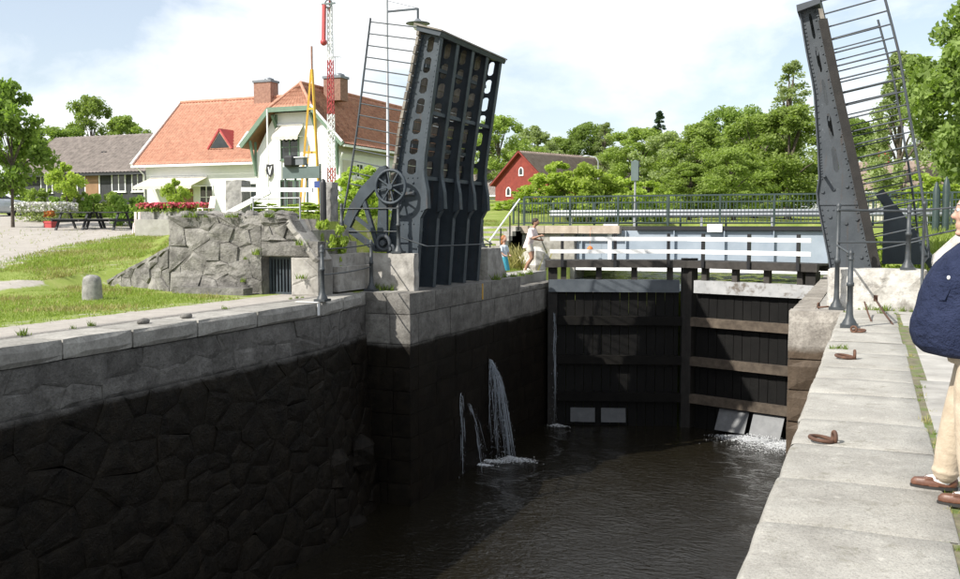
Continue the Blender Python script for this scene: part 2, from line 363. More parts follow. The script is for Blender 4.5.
# water
def watermat(name, base, s1, s2, strength, dist):
    m, t, b, o = newmat(name); g = geo(t); p = g.outputs['Position']
    mp = N(t, 'ShaderNodeMapping'); mp.inputs['Scale'].default_value = (.75, 1.6, 1); mp.inputs['Rotation'].default_value = (0, 0, .38); t.links.new(p, mp.inputs[0])
    b.inputs['Base Color'].default_value = base+(1,); b.inputs['Roughness'].default_value = .03; b.inputs['IOR'].default_value = 1.33; b.inputs['Specular IOR Level'].default_value = .9
    h = math_(t, 'ADD', math_(t, 'MULTIPLY', noise(t, mp.outputs[0], s1, 3, .5, .6), .7), math_(t, 'MULTIPLY', noise(t, mp.outputs[0], s2, 3, .55, .3), .3))
    bump(t, b, h, strength, dist); return m
M['water'] = watermat('lock_water', (.011,.0092,.0056), 4.6, 13.0, 1.0, .060)
M['upwater'] = watermat('canal_water', (.02,.03,.035), 2.0, 6.0, 1.0, .12)
m, t, b, o = newmat('foam'); b.inputs['Base Color'].default_value = (.78,.80,.82,1); b.inputs['Roughness'].default_value = .5; M['foam'] = m
m, t, b, o = newmat('falling_water'); b.inputs['Base Color'].default_value = (.55,.60,.66,1); b.inputs['Roughness'].default_value = .1; b.inputs['Transmission Weight'].default_value = .45; b.inputs['IOR'].default_value = 1.33; M['drop'] = m

# ------------------------------------------------------------------ terrain
def lerp_tab(x, tab):
    return float(np.interp(x, [a for a, _ in tab], [b for _, b in tab]))
BASE = [(0,0),(21,0),(23,.2),(27,.55),(32,.86),(40,1.32),(46,1.66),(55,2.2),(66,3.1),(110,4.5),(400,7)]
XL, XR = -10.45, -.53           # faces of the lock chamber
def wing_line(x): return 18.0+(-15.4-x)*.40
def gz(x, y):
    """height of the ground"""
    if x < -5.5:
        d = -.381*x+.922*y
        z = lerp_tab(d, BASE)
        if x > -18.8 and y < wing_line(min(x, -15.4))+.3 and x < -11.9: z = 0.0
        if x > -15.4 and y < 18.66: z = 0.0
        if x >= -11.9 and y < 20.6: z = 0.0
        if x < -15.4:
            t = y-wing_line(x)-.3
            if t > 0: z = max(z, min(1.72, 1.0-(-15.4-x)*.30+.42*t))
        elif x < -12.25:
            if y >= 18.66: z = max(1.72, z)
        if -16.2 <= x < -13.35 and y > 28: z = lerp_tab(y, [(28,.9),(28.8,0),(33,0),(36.2,1.5),(50,1.58),(80,2.2),(400,4)])
        elif (x >= -12.25 and y >= 20.6) or (x >= -13.35 and y > 28):
            z = .8 if y < 26.9 else (0.0 if y < 37 else lerp_tab(y, [(37,1.5),(50,1.55),(80,2.2),(400,4)]))
        elif x >= -15.4 and y > 26.9:
            z = lerp_tab(y, [(26.9,1.72),(36,1.6),(50,1.62),(80,2.2),(400,4)])
        if y > 37.1 and x > -22: z = lerp_tab(y, [(36,1.5),(50,1.58),(80,2.2),(400,4)])*(1) if x > -16 else z
        return z
    z = -.45 if (x < 2.4 and y < 31) else 0.0
    if y > 18.6 and not (x < .86 and y < 31.3): z = lerp_tab(y, [(18.6,0),(24,.85),(36,1.45),(60,1.7),(100,2.4),(400,5)])
    return z
def in_canal(x, y): return -11.2 < x < -.1 and y < 57
def gravel(x, y):
    d = -.381*x+.922*y
    if x > -11: return .8 if (y < 18.5 and x > 0) else .0
    if x > -12.4 and y < 19.6: return .95
    if x > -13.0 and y < 19.6: return .42
    bx = lerp_tab(y, [(10,-20),(17,-20.6),(19,-22),(24,-24.8),(33,-28),(42,-31.5)])
    if d < 50: 
        if x < bx-.4 and d > 26.0: return 1.0
        if x < bx+.5 and d > 25.3: return .5
    if d < 23.2 and d > 21.3 and x < -18.4: return .78
    if d > 45.5 and x/max(y, 1) > -1.075: return .02
    if x < -38 and d < 54: return 1.0
    if -20 < x < -12 and 18.4 < y < 30: return .35
    return .02 if d < 60 else .1
def frange(a, b, s): return list(np.arange(a, b, s))
gx = [-900,-500,-300,-200,-140,-110,-95,-85,-78]+frange(-72,-42,1.5)+frange(-42,-22,.7)+frange(-22,-15.5,.4)+[-15.45,-15.35,-15.0]+frange(-14.5,-12.4,.4)+[-12.3,-12.2,-11.95,-11.85,-11.5,-11.25,-11.15,-9.5,-7,-5,-3,-1,-.15,-.05,.3,.8,1.3,2,2.38,2.45,3,4.5,6,9,13,18,25,35,50,80,130,200,350,600,900]
gy = [-500,-200,-80,-30,-10,0,4,7,9]+frange(10,17.7,.4)+[17.95,18.1,18.35,18.63,18.69]+frange(18.9,20.5,.4)+[20.55,20.65]+frange(21,27,.5)+[26.85,26.95]+frange(27.4,36,.5)+frange(36,46.5,.8)+frange(46.5,56.8,1.4)+[56.95,57.05]+frange(58,72,1.4)+[75,80,90,105,125,160,220,320,500,1000,1600]
gx = sorted(set(round(float(a), 3) for a in gx)); gy = sorted(set(round(float(a), 3) for a in gy))
V = []; G = []
for yy in gy:
    for xx in gx:
        z = gz(xx, yy); 
        if not (-12.3 < xx < 1 or (-16 < xx < -11 and yy < 20)): z += .035*math.sin(xx*1.7+yy*.6)*math.cos(yy*1.3-xx*.4)
        if in_canal(xx, yy): z = -8.5
        V.append((xx, yy, z)); G.append(gravel(xx, yy))
nx = len(gx); F = [(j*nx+i, j*nx+i+1, (j+1)*nx+i+1, (j+1)*nx+i) for j in range(len(gy)-1) for i in range(nx-1)]
me = fastmesh('ground', V, F, M['ground'], True)
a = me.attributes.new('gravel', 'FLOAT', 'POINT'); a.data.foreach_set('value', np.array(G, np.float32))
obj('ground', me, None, kind='structure')

# water sheets, gently waved
def sheet(x0, x1, y0, y1, z, st, amp):
    xs = np.arange(x0, x1+st/2, st); ys = np.arange(y0, y1+st/2, st); X, Y = np.meshgrid(xs, ys)
    Z = np.zeros_like(X)
    for k in range(14):
        th = rng.uniform(-.9, 1.6); w = rng.uniform(2.2, 9.5); Z += np.sin((X*math.cos(th)+Y*math.sin(th))*w+rng.uniform(0, 6.3))/w
    Z = z+Z*amp
    n = len(xs); F = np.array([(j*n+i, j*n+i+1, (j+1)*n+i+1, (j+1)*n+i) for j in range(len(ys)-1) for i in range(n-1)])
    return np.stack([X.ravel(), Y.ravel(), Z.ravel()], 1), F
WZ = -5.0
Vw, Fw = sheet(-11.6, 0.2, -6, 31.6, WZ, .085, .012); obj('lock_water', fastmesh('lock_water', Vw, Fw, M['water'], True), None, kind='structure')
Vw, Fw = sheet(-11.15, -.1, 30.2, 57.0, -.62, .25, .06)
keep = []
for fa in Fw:
    c = Vw[fa].mean(0); yg = 29.9+(1-abs(c[0]+5.5)/4.4)*1.3
    if c[1] > yg+.45: keep.append(fa)
obj('canal_water', fastmesh('canal_water', Vw, np.array(keep), M['upwater'], True), None, kind='structure')

# ------------------------------------------------------------------ stone pieces
_cache = {}
def blockmesh(sx, sy, sz, ch, jit, seed, mat):
    """chamfered, slightly irregular block centred on its bottom-back: x length, y depth (0 is the face, + goes in), z up"""
    key = (round(sx, 2), round(sy, 2), round(sz, 2), round(ch, 3), round(jit, 3), seed, mat.name)
    if key in _cache: return _cache[key]
    r = random.Random(hash(key[:6])); hx, hz = sx/2, sz/2; n = 4; vs = []; fs = []; sm = []
    us = [0, r.uniform(.18,.34), r.uniform(.64,.82), 1]
    skew = [r.uniform(-jit, jit)*.8 for _ in range(4)]
    for k in range(n):
        for i in range(n):
            u, w = us[i], us[(k+2) % 4] if 0 < k < 3 and False else us[k]
            x, z = -hx+sx*u, -hz+sz*w; ex, ez_ = i in (0, 3), k in (0, 3)
            y = r.uniform(-jit, jit)*.8-jit*.5
            if ex or ez_: y = ch*1.5+r.uniform(0, jit)*.8
            if ex and ez_: y = ch*1.8+r.uniform(0, jit)*.5; x *= 1-ch*.5/max(hx, .1); z *= 1-ch*.5/max(hz, .1)
            if ex and not ez_: x += (-1 if i else 1)*abs(r.gauss(0, jit*.5))
            if ez_ and not ex: z += (-1 if k else 1)*abs(r.gauss(0, jit*.5))
            if not ex and not ez_: x += r.uniform(-jit, jit)*1.5; z += r.uniform(-jit, jit)*1.5
            vs.append((x, y, z))
    for k in range(3):
        for i in range(3): fs.append((k*4+i, k*4+i+1, k*4+i+5, k*4+i+4)); sm.append(False)
    bd_ = [0,1,2,3,7,11,15,14,13,12,8,4]; b0 = len(vs)
    for q in bd_: vs.append((vs[q][0], sy, vs[q][2]))
    for j in range(12): fs.append((bd_[j], b0+j, b0+(j+1) % 12, bd_[(j+1) % 12])); sm.append(False)
    me = bpy.data.meshes.new('stone'); me.from_pydata(vs, [], fs); me.polygons.foreach_set('use_smooth', sm); me.materials.append(mat); me.update()
    _cache[key] = me; return me
def piece(name, me, parent, loc, rz=0, rx=0):
    o = bpy.data.objects.new(name, me); COL.objects.link(o); o.parent = parent
    o.location = Vector(loc)-wloc(parent); o.rotation_euler = (rx, 0, rz); return o
def course(parent, p0, p1, z0, z1, wmin, wmax, depth, mat, ch=.02, jit=.008, gap=.012, out=0.0, outv=.0, name='stone', skip=None, seed=0, lean=0.0):
    """one course of face stones from p0 to p1 (xy, face on the right-hand side of the walking direction)"""
    r = random.Random(seed); p0 = Vector((p0[0], p0[1])); p1 = Vector((p1[0], p1[1])); L = (p1-p0).length; d = (p1-p0)/L
    n = Vector((d.y, -d.x)); rz = math.atan2(d.y, d.x); s = 0.0
    while s < L-.02:
        w = r.uniform(wmin, wmax)
        if L-s-w < wmin*.6: w = L-s
        mid = s+w/2; c = p0+d*mid
        if not (skip and skip(c.x, c.y, (z0+z1)/2, w)):
            o_ = out+r.uniform(-outv, outv)
            pt = c+n*o_
            ww = max(.08, round((w-gap)*20)/20) if wmax-wmin > .3 else w-gap
            ww = min(ww, w-gap*.5)
            o2 = piece(name, blockmesh(ww, depth+o_, z1-z0-gap, ch, jit, r.randrange(6), mat), parent, (pt.x, pt.y, (z0+z1)/2), rz)
            if lean: o2.rotation_euler = (r.uniform(-lean, lean)*.6, r.uniform(-lean, lean), rz); o2.location.z += r.uniform(-.05, .05); o2.scale = (1.06, 1, 1.12)
        s += w


def voronoi_stones(parent, region, org, ud, seeds_n, sx, depth, mat, front=.05, jit=.02, shrink=.965, seed=1, bulge=None, name='stone', facet=None, lattice=None):
    """rough stones that fill a convex region (u,z) of a wall face; org+ud*u, face normal to the right of ud"""
    r = random.Random(seed); ud = Vector((ud[0], ud[1])).normalized(); nrm = Vector((ud.y, -ud.x)); rz = math.atan2(ud.y, ud.x)
    u0, u1 = min(p[0] for p in region), max(p[0] for p in region); z0, z1 = min(p[1] for p in region), max(p[1] for p in region)
    def inside(u, z):
        for i in range(len(region)):
            a, b = region[i], region[(i+1) % len(region)]
            if (b[0]-a[0])*(z-a[1])-(b[1]-a[1])*(u-a[0]) < 0: return False
        return True
    S = []; tries = 0; area = (u1-u0)*sx*(z1-z0); md = .72*math.sqrt(area/max(1, seeds_n))
    while len(S) < seeds_n and tries < 9000:
        tries += 1; u, z = r.uniform(u0, u1), r.uniform(z0, z1); m_ = md*r.choice((.75, 1, 1, 1.25))
        if inside(u, z) and all(((u-a)*sx)**2+(z-b)**2 > m_*m_ for a, b in S): S.append((u, z))
    if lattice:
        S = []; lw_, lh_ = lattice; row = 0; zz = z0+lh_*.5
        while zz < z1:
            uu = u0+lw_*(.5 if row % 2 else .15)
            while uu < u1:
                p = (uu+r.uniform(-.26, .26)*lw_, zz+r.uniform(-.22, .22)*lh_)
                if inside(*p) and r.random() > .10: S.append(p)
                uu += lw_
            zz += lh_; row += 1
    def clip(poly, nx_, nz_, c):
        out = []
        for i in range(len(poly)):
            a, b = poly[i], poly[(i+1) % len(poly)]; da, db = a[0]*nx_+a[1]*nz_-c, b[0]*nx_+b[1]*nz_-c
            if da <= 0: out.append(a)
            if da*db < 0: t = da/(da-db); out.append((a[0]+(b[0]-a[0])*t, a[1]+(b[1]-a[1])*t))
        return out
    for (u, z) in S:
        poly = list(region)
        for (a, b) in sorted(S, key=lambda q: ((q[0]-u)*sx)**2+(q[1]-z)**2)[1:16]:
            nx_, nz_ = (a-u)*sx*sx, (b-z); c = (sx*sx*(a*a-u*u)+b*b-z*z)/2
            poly = clip(poly, nx_, nz_, c)
            if len(poly) < 3: break
        # drop slivers between close corners
        q = []
        for p in poly:
            if not q or math.hypot(p[0]-q[-1][0], p[1]-q[-1][1]) > .05: q.append(p)
        if len(q) > 3 and math.hypot(q[0][0]-q[-1][0], q[0][1]-q[-1][1]) < .05: q.pop()
        if len(q) < 3: continue
        poly = q; n = len(poly); cu, cz = sum(p[0] for p in poly)/n, sum(p[1] for p in poly)/n
        out_ = r.uniform(0, front)+(bulge(cu, cz) if bulge else 0); V = []; F = []; sm = []
        def ring(k, y, j): return [((p[0]-cu)*k+r.uniform(-j, j), -y+r.uniform(-j, j)*.7, (p[1]-cz)*k+r.uniform(-j, j)) for p in poly]
        size = math.sqrt(max(.02, (max(p[0] for p in poly)-min(p[0] for p in poly))*(max(p[1] for p in poly)-min(p[1] for p in poly))))
        ki = max(.55, 1-.11/size)
        if facet:
            ta, tb = r.uniform(-facet, facet), r.uniform(-facet, facet)
            def plane(k, add, j): return [((p[0]-cu)*k+r.uniform(-j, j), -(out_+add+ta*(p[0]-cu)+tb*(p[1]-cz))+r.uniform(-j, j), (p[1]-cz)*k+r.uniform(-j, j)) for p in poly]
            V += ring(1.0, -depth, 0)+plane(shrink, 0, jit*.25)+plane(.62, .015, jit)
        else: V += ring(1.0, -depth, 0)+ring(shrink, out_-.012 if shrink < .98 else out_+.008, jit*.25)+ring(ki, out_+.02, jit)
        V.append((r.uniform(-.05, .05)*size, -(out_+.02+r.uniform(-.4, 1)*jit), r.uniform(-.05, .05)*size))
        for a in (0, 1):
            for i in range(n): F.append((a*n+i, a*n+(i+1) % n, (a+1)*n+(i+1) % n, (a+1)*n+i)); sm.append(False)
        for i in range(n): F.append((2*n+i, 2*n+(i+1) % n, 3*n)); sm.append(False)
        me = bpy.data.meshes.new(name); me.from_pydata(V, [], F); me.materials.append(mat); me.update()
        p = Vector((org[0], org[1]))+ud*cu
        piece(name, me, parent, (p.x, p.y, cz), rz)

# ------------------------------------------------------------------ left lock wall
lw = thing('lock_wall', 'dark wet stone lock chamber wall with pale coping along the grassy bank', 'lock wall', (-11, 12, -6))
mbk = MB(); mbk.add([(XL-.32,-6,-6.2),(XL-.32,16.8,-6.2),(-11.32,19.9,-6.2),(-12.0,19.9,-6.2),(-12.0,-6,-6.2),(XL-.14,-6,-.31),(XL-.14,16.8,-.31),(-11.14,19.9,-.31),(-12.0,19.9,-.31),(-12.0,-6,-.31)],
    [(4,3,2,1,0),(5,6,7,8,9),(0,1,6,5),(1,2,7,6),(2,3,8,7),(3,4,9,8),(4,0,5,9)])
obj('wall_core', mbk, M['lock'], lw)
LA, LB, LC = (XL, -3.0), (XL, 16.8), (-11.0, 19.62)
for (p0, p1, k) in ((LA, LB, 0), (LB, LC, 1)):
    # walking with +Y the face is on the right (towards the water)
    course(lw, p0, p1, -.31, .0, 1.15, 1.9, .85, M['coping'], .022, .010, .012, 0.03, .008, 'coping_stone', seed=3+k)
rr = random.Random(4)
def foot(u, z): return max(0, -2.6-z)*.10+max(0, -1.2-z)*.02
voronoi_stones(lw, [(0,-5.7),(11.4,-5.7),(11.4,-1.0),(0,-1.0)], (XL, 5.4), (0, 1), 190, .7, .6, M['lock'], .022, .007, .999, 5, foot, facet=.028)
LBC = (Vector((LC[0]-LB[0], LC[1]-LB[1])))
voronoi_stones(lw, [(0,-5.7),(LBC.length,-5.7),(LBC.length,-1.0),(0,-1.0)], LB, LBC, 50, .7, .6, M['lock'], .022, .007, .999, 6, foot, facet=.028)
voronoi_stones(lw, [(0,-1.0),(11.4,-1.0),(11.4,-.315),(0,-.315)], (XL-.045, 5.4), (0, 1), 0, .6, .5, M['lock'], .012, .012, .997, 7, None, facet=.03, lattice=(.62,.34))
voronoi_stones(lw, [(0,-1.0),(LBC.length,-1.0),(LBC.length,-.315),(0,-.315)], (LB[0]-.045, LB[1]), LBC, 0, .6, .5, M['lock'], .012, .012, .997, 8, None, facet=.03, lattice=(.62,.34))
# loose boulders bulging from the foot of the wall
for i in range(9):
    y = rr.uniform(7, 19.3); z = rr.uniform(-5.3, -3.3); s = rr.uniform(.3, .65)
    b_ = MB(); ph = rr.uniform(0, 6)
    b_.ball((XL-.1+.08*(-3.3-z), y, z), (s*.55, s*1.1, s*.75), 9, 6, lambda u: 1+.16*math.sin(u.y*4+ph)+.13*math.sin(u.z*5+u.x*3+ph*2))
    o_ = obj('stone', b_, M['lock'], lw); o_.data.polygons.foreach_set('use_smooth', [False]*len(o_.data.polygons))

# ------------------------------------------------------------------ left gate abutment (ashlar)
AB = thing('gate_abutment', 'squared granite gate abutment carrying the raised multi-girder leaf', 'abutment', (-11.2, 25, -6))
c_ = MB(); c_.box(-12.2,-9.93,19.7,27.12,-6.2,-.03); c_.box(-12.2,-9.93,27.12,31.4,-6.2,-.35); obj('wall_core', c_, M['ashlar'], AB)
# top slabs flush with the quay
t_ = MB(); t_.box(-12.15,-10.45,27.14,31.35,-.34,-.012); obj('top_slab', t_, M['paving'], AB)
for i, (ya, yb) in enumerate(((19.75,21.3),(21.31,22.9),(22.91,24.4),(24.41,25.9),(25.91,27.1))):
    t_ = MB(); t_.box(-12.15,-10.42,ya,yb,-.06,-.005-.004*i); obj('top_slab', t_, M['paving'], AB)
rowz = [0.0,-.5,-1.2,-1.75,-2.3,-2.85,-3.4,-3.95,-4.5,-5.05,-5.6]
for i in range(len(rowz)-1):
    z1, z0 = rowz[i], rowz[i+1]
    mt = M['coping'] if i == 0 and False else M['ashlar']
    ch = .006 if i < 2 else .0015
    course(AB, (-11.05,19.62), (-9.85,19.62), z0, z1, .55, .75, .45, mt, ch, .007, .010, .0, .008, 'ashlar_block', seed=100+i)
    if i == 0:
        course(AB, (-9.85,20.08), (-9.85,27.15), z0, z1, .75, 1.15, .55, mt, ch, .008, .012, .0, .006, 'ashlar_block', seed=130)
        course(AB, (-9.85,27.18), (-9.85,30.9), z0, -.32, .75, 1.15, .7, mt, ch, .008, .012, -.03, .006, 'ashlar_block', seed=131)
    else:
        course(AB, (-9.85,20.08), (-9.85,30.9), z0, z1, .75, 1.25, .55, mt, ch, .009 if i < 2 else .004, .012 if i < 2 else .003, .0, .008, 'ashlar_block', seed=130+i)
# ------------------------------------------------------------------ right quay: slabs
Q = thing('quay_wall', 'sunlit pale granite quay edge where the man stands', 'quay', (.5, 8, -6))
c_ = MB(); c_.box(XR+.06, 2.6, -6, 18.45, -6.2, -.26); obj('wall_core', c_, M['lock'], Q)
r_ = random.Random(5); y = -3.0; k = 0
def slabmesh(x0, x1, y0, y1, z, th, rad, jit, seed):
    r = random.Random(seed); b = MB(); n = 7
    # cross-section: rounded canal edge on the low-x side, gently uneven top
    xs = [x0, x0+rad*.12, x0+rad*.45, x0+rad, x0+(x1-x0)*.45, x0+(x1-x0)*.75, x1-.012, x1]
    zs = [-rad, -rad*.45, -rad*.12, 0, .004, .0, -.001, -.012]
    ys = [y0, y0+.012]+[y0+(y1-y0)*q for q in (.3, .6, .85)]+[y1-.012, y1]
    V = []; F = []
    for jy, yy in enumerate(ys):
        e = -.007 if jy in (0, len(ys)-1) else 0
        for jx, xx in enumerate(xs): V.append((xx+(r.uniform(-jit, jit) if jx < 3 else 0), yy, z+zs[jx]+e+r.uniform(-.0025, .0025)))
    nx_ = len(xs)
    for jy in range(len(ys)-1):
        for jx in range(nx_-1): F.append((jy*nx_+jx, jy*nx_+jx+1, (jy+1)*nx_+jx+1, (jy+1)*nx_+jx))
    b.add(V, F, True)
    b.add([(x0,y0,z-rad),(x1,y0,z-.012),(x1,y0,z-th),(x0,y0,z-th),(x0,y1,z-rad),(x1,y1,z-.012),(x1,y1,z-th),(x0,y1,z-th)], [(0,1,2,3),(7,6,5,4),(0,3,7,4),(1,5,6,2)])
    b.add([(x0,y0,z-rad),(x0,y0,z-th),(x0,y1,z-th),(x0,y1,z-rad)], [(0,1,2,3)])
    return b
while y < 18.4:
    L = r_.uniform(.85, 1.4); y1 = min(18.42, y+L)
    if 18.42-y1 < .6: y1 = 18.42
    obj('coping_slab', slabmesh(XR+r_.uniform(-.008,.012), .43+r_.uniform(-.02,.02), y+.005, y1-.005, r_.uniform(-.004,.004), .26, .05, .007, k), M['slab'], Q); y = y1; k += 1
c_ = MB(); c_.box(.36,.56,-3,18.42,-.25,-.014); obj('joint_fill', c_, M['soil'], Q); c_ = MB(); c_.box(XR+.07,.36,-3,18.42,-.25,-.032); obj('joint_fill', c_, M['soil'], Q)
y = -3.0
while y < 18.4:
    L = r_.uniform(1.6, 2.6); y1 = min(18.42, y+L)
    if 18.42-y1 < .6: y1 = 18.42
    obj('paving_slab', slabmesh(.485, 2.55, y+.008, y1-.008, -.012+r_.uniform(-.006,.004), .26, .012, .006, 40+k), M['paving'], Q); y = y1; k += 1
# right gate pier
RP = thing('gate_pier', 'weathered pale stone gate pier at the end of the right quay', 'abutment', (-.6, 24, -6))
c_ = MB(); c_.box(-1.34, .9, 18.62, 31.4, -6.2, -.3); obj('wall_core', c_, M['pierstone'], RP)
pz = [0.0,-.92,-1.5,-2.1,-2.7,-3.3,-3.9,-4.5,-5.1,-5.7]
for i in range(len(pz)-1):
    course(RP, (-1.42,18.5), (-.45,18.5), pz[i+1], pz[i], .9, 1.0, .5, M['pierstone'], .016, .014, .012, .0, .01, 'ashlar_block', seed=300+i)
    course(RP, (-1.42,31.2), (-1.42,19.02), pz[i+1], pz[i], .0, .0, .3, M['pierstone'], .03, .012, .012, .0, .01, 'ashlar_block', seed=320+i) if False else None
    yy = 19.02; q_ = random.Random(330+i)
    while yy < 31.1:      # face towards the water
        w = q_.uniform(.9, 1.4); me_ = blockmesh(w-.012, .45, pz[i]-pz[i+1]-.012, .025, .01, q_.randrange(5), M['pierstone'])
        piece('ashlar_block', me_, RP, (-1.42, yy+w/2, (pz[i]+pz[i+1])/2), -math.pi/2); yy += w
for i, (ya, yb) in enumerate(((19.0,20.6),(20.61,22.4),(22.41,24.3),(24.31,26.5),(26.51,28.8),(28.81,31.2))):
    obj('top_slab', slabmesh(-.96, .88, ya, yb, -.012-.004*(i % 3), .28, .012, .006, 80+i), M['paving'], RP)
obj('top_slab', slabmesh(-.44, .88, 18.5, 18.995, -.006, .28, .012, .006, 90), M['paving'], RP)

def rough_box(x0, x1, y0, y1, z0, z1, st, amp, seed, shape=None):
    """box of small quads, pushed in and out: worn concrete or stone"""
    r = np.random.default_rng(seed); b = MB(); P = {}
    nx_, ny_, nz_ = [max(1, int(round(l/st))) for l in (x1-x0, y1-y0, z1-z0)]
    def vid(i, j, k):
        if (i, j, k) not in P:
            P[(i, j, k)] = len(b.v)
            p = [x0+(x1-x0)*i/nx_, y0+(y1-y0)*j/ny_, z0+(z1-z0)*k/nz_]
            edge = (i in (0, nx_))+(j in (0, ny_))+(k in (nz_,))
            if edge >= 2:
                e = amp*1.6
                if i == 0: p[0] += e
                if i == nx_: p[0] -= e
                if j == 0: p[1] += e
                if j == ny_: p[1] -= e
                if k == nz_: p[2] -= e*.6
            p = [p[0]+r.uniform(-amp, amp), p[1]+r.uniform(-amp, amp), p[2]+(r.uniform(-amp, amp)*.5 if k else 0)]
            if shape: p = shape(p)
            b.v.append(tuple(p))
        return P[(i, j, k)]
    for i in range(nx_):
        for j in range(ny_):
            b.f += [(vid(i,j,nz_), vid(i+1,j,nz_), vid(i+1,j+1,nz_), vid(i,j+1,nz_))]
            b.f += [(vid(i,j+1,0), vid(i+1,j+1,0), vid(i+1,j,0), vid(i,j,0))]
    for k in range(nz_):
        for i in range(nx_): b.f += [(vid(i,0,k), vid(i+1,0,k), vid(i+1,0,k+1), vid(i,0,k+1)), (vid(i+1,ny_,k), vid(i,ny_,k), vid(i,ny_,k+1), vid(i+1,ny_,k+1))]
        for j in range(ny_): b.f += [(vid(0,j+1,k), vid(0,j,k), vid(0,j,k+1), vid(0,j+1,k+1)), (vid(nx_,j,k), vid(nx_,j+1,k), vid(nx_,j+1,k+1), vid(nx_,j,k+1))]
    b.s = [False]*len(b.f); return b
single('bridge_plinth', rough_box(-.78, .98, 19.25, 20.06, -.02, .75, .16, .016, 1), M['pale_concrete'], 'low pale stained concrete plinth carrying a handrail on the right pier', 'plinth')
single('bridge_plinth', rough_box(-12.7, -10.13, 20.42, 20.70, -.03, .9, .2, .010, 2), M['concrete'], 'long low grey concrete plinth between iron-grilled niche and raised leaf', 'plinth')
def slopeR(p): return [p[0]+(0.9-p[2])*.0, p[1]+max(0, (.9-p[2]))*.9*((p[1]-25.5)/1.6 if p[1] > 25.5 else 0), p[2]]
single('bridge_plinth', rough_box(-11.6, -10.25, 25.45, 26.5, -.03, .9, .2, .012, 3, slopeR), M['concrete'], 'grey concrete plinth with a slanting side, beyond the raised leaf', 'plinth')
# sloping wing stone behind the right plinth
def slopeW(p): 
    return [p[0], p[1]+(p[0]-.9)*.12, p[2]*(.42+.58*min(1, max(0, (p[0]-.75)/1.0))) ]
single('wing_wall', rough_box(1.02, 3.2, 19.0, 19.7, -.03, 1.75, .2, .018, 5, slopeW), M['pale_concrete'], 'weathered sloping wing wall behind the man, rising away from the plinth', 'wall')

# ------------------------------------------------------------------ rubble wall with niche, wing wall, bollard
RW = thing('rubble_wall', 'rough grey rubble wall with sloping end holding an iron-grilled niche', 'wall', (-13.6, 18.3, 0))
c_ = MB(); c_.prism([(-15.38,-.05),(-12.80,-.05),(-12.80,.86),(-12.02,.86),(-12.02,-.05),(-11.3,-.05),(-11.3,.78),(-12.0,1.62),(-15.38,1.72)], 18.1, 18.62); obj('wall_core', c_, M['mortar'], RW)
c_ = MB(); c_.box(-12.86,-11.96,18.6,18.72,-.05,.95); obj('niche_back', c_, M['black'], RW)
c_ = MB(); c_.box(-12.2,-10.15,18.62,20.40,-.03,.06); 
rowsz = [0, .30, .56, .88, 1.22, 1.52, 1.80]
voronoi_stones(RW, [(0,0),(2.6,0),(2.6,1.80),(0,1.80)], (-15.4,18.03), (1,0), 0, .62, .3, M['rubble'], .05, .03, .985, 31, facet=.08, lattice=(.56,.37))
voronoi_stones(RW, [(2.61,1.23),(3.75,1.23),(3.35,1.78),(2.61,1.80)], (-15.4,18.03), (1,0), 5, .62, .3, M['rubble'], .06, .035, .985, 32, facet=.14)
voronoi_stones(RW, [(3.40,0),(4.10,0),(4.10,.86),(3.40,.86)], (-15.4,18.03), (1,0), 3, .8, .3, M['concrete'], .02, .012, .985, 33)
piece('lintel', blockmesh(1.5, .35, .34, .012, .012, 1, M['rubble']), RW, (-12.04, 17.98, 1.05))
# left return of the wall
voronoi_stones(RW, [(0,0),(.6,0),(.6,1.80),(0,1.80)], (-15.40,18.63), (0,-1), 0, .7, .3, M['rubble'], .04, .03, .985, 34, facet=.1, lattice=(.4,.37))
# sloping capstones down to the plinth
for i in range(3):
    p = Vector((-12.0+.25*i, 18.0, 1.52-.29*i))
    o_ = piece('cap_stone', blockmesh(.42, .6, .16, .02, .01, i, M['concrete']), RW, (p.x+.05, 17.95, p.z-.02)); o_.rotation_euler = (0, math.atan2(.84, .7), 0)
for i in range(7):
    b_ = MB(); x = -15.15+i*.47; ph = i*1.7
    b_.ball((x, 18.32, 1.77), (.25, .26, .13), 9, 6, lambda u: 1+.2*math.sin(u.x*4+ph)+.15*math.sin(u.y*5+u.z*4+ph))
    o_ = obj('cap_stone', b_, M['rubble'], RW); o_.data.polygons.foreach_set('use_smooth', [False]*len(o_.data.polygons))
# iron-barred door of the niche
ND = thing('niche_grille', 'black iron barred door closing the niche in the rubble wall', 'grille', (-12.41, 18.3, 0))
b_ = MB(); b_.box(-12.785,-12.03,18.30,18.33,.0,.05); b_.box(-12.785,-12.03,18.30,18.33,.80,.85); b_.box(-12.785,-12.73,18.295,18.335,.05,.80); b_.box(-12.085,-12.03,18.295,18.335,.05,.80); obj('frame', b_, M['leafpaint'], ND)
for k in range(7):
    x = -12.67+k*.0875; b_ = MB(); b_.box(x-.02,x+.02,18.30,18.325,.05,.80); obj('bar', b_, M['leafpaint'], ND)
b_ = MB(); b_.box(-12.73,-12.085,18.34,18.355,.05,.80); obj('back_plate', b_, M['black'], ND)
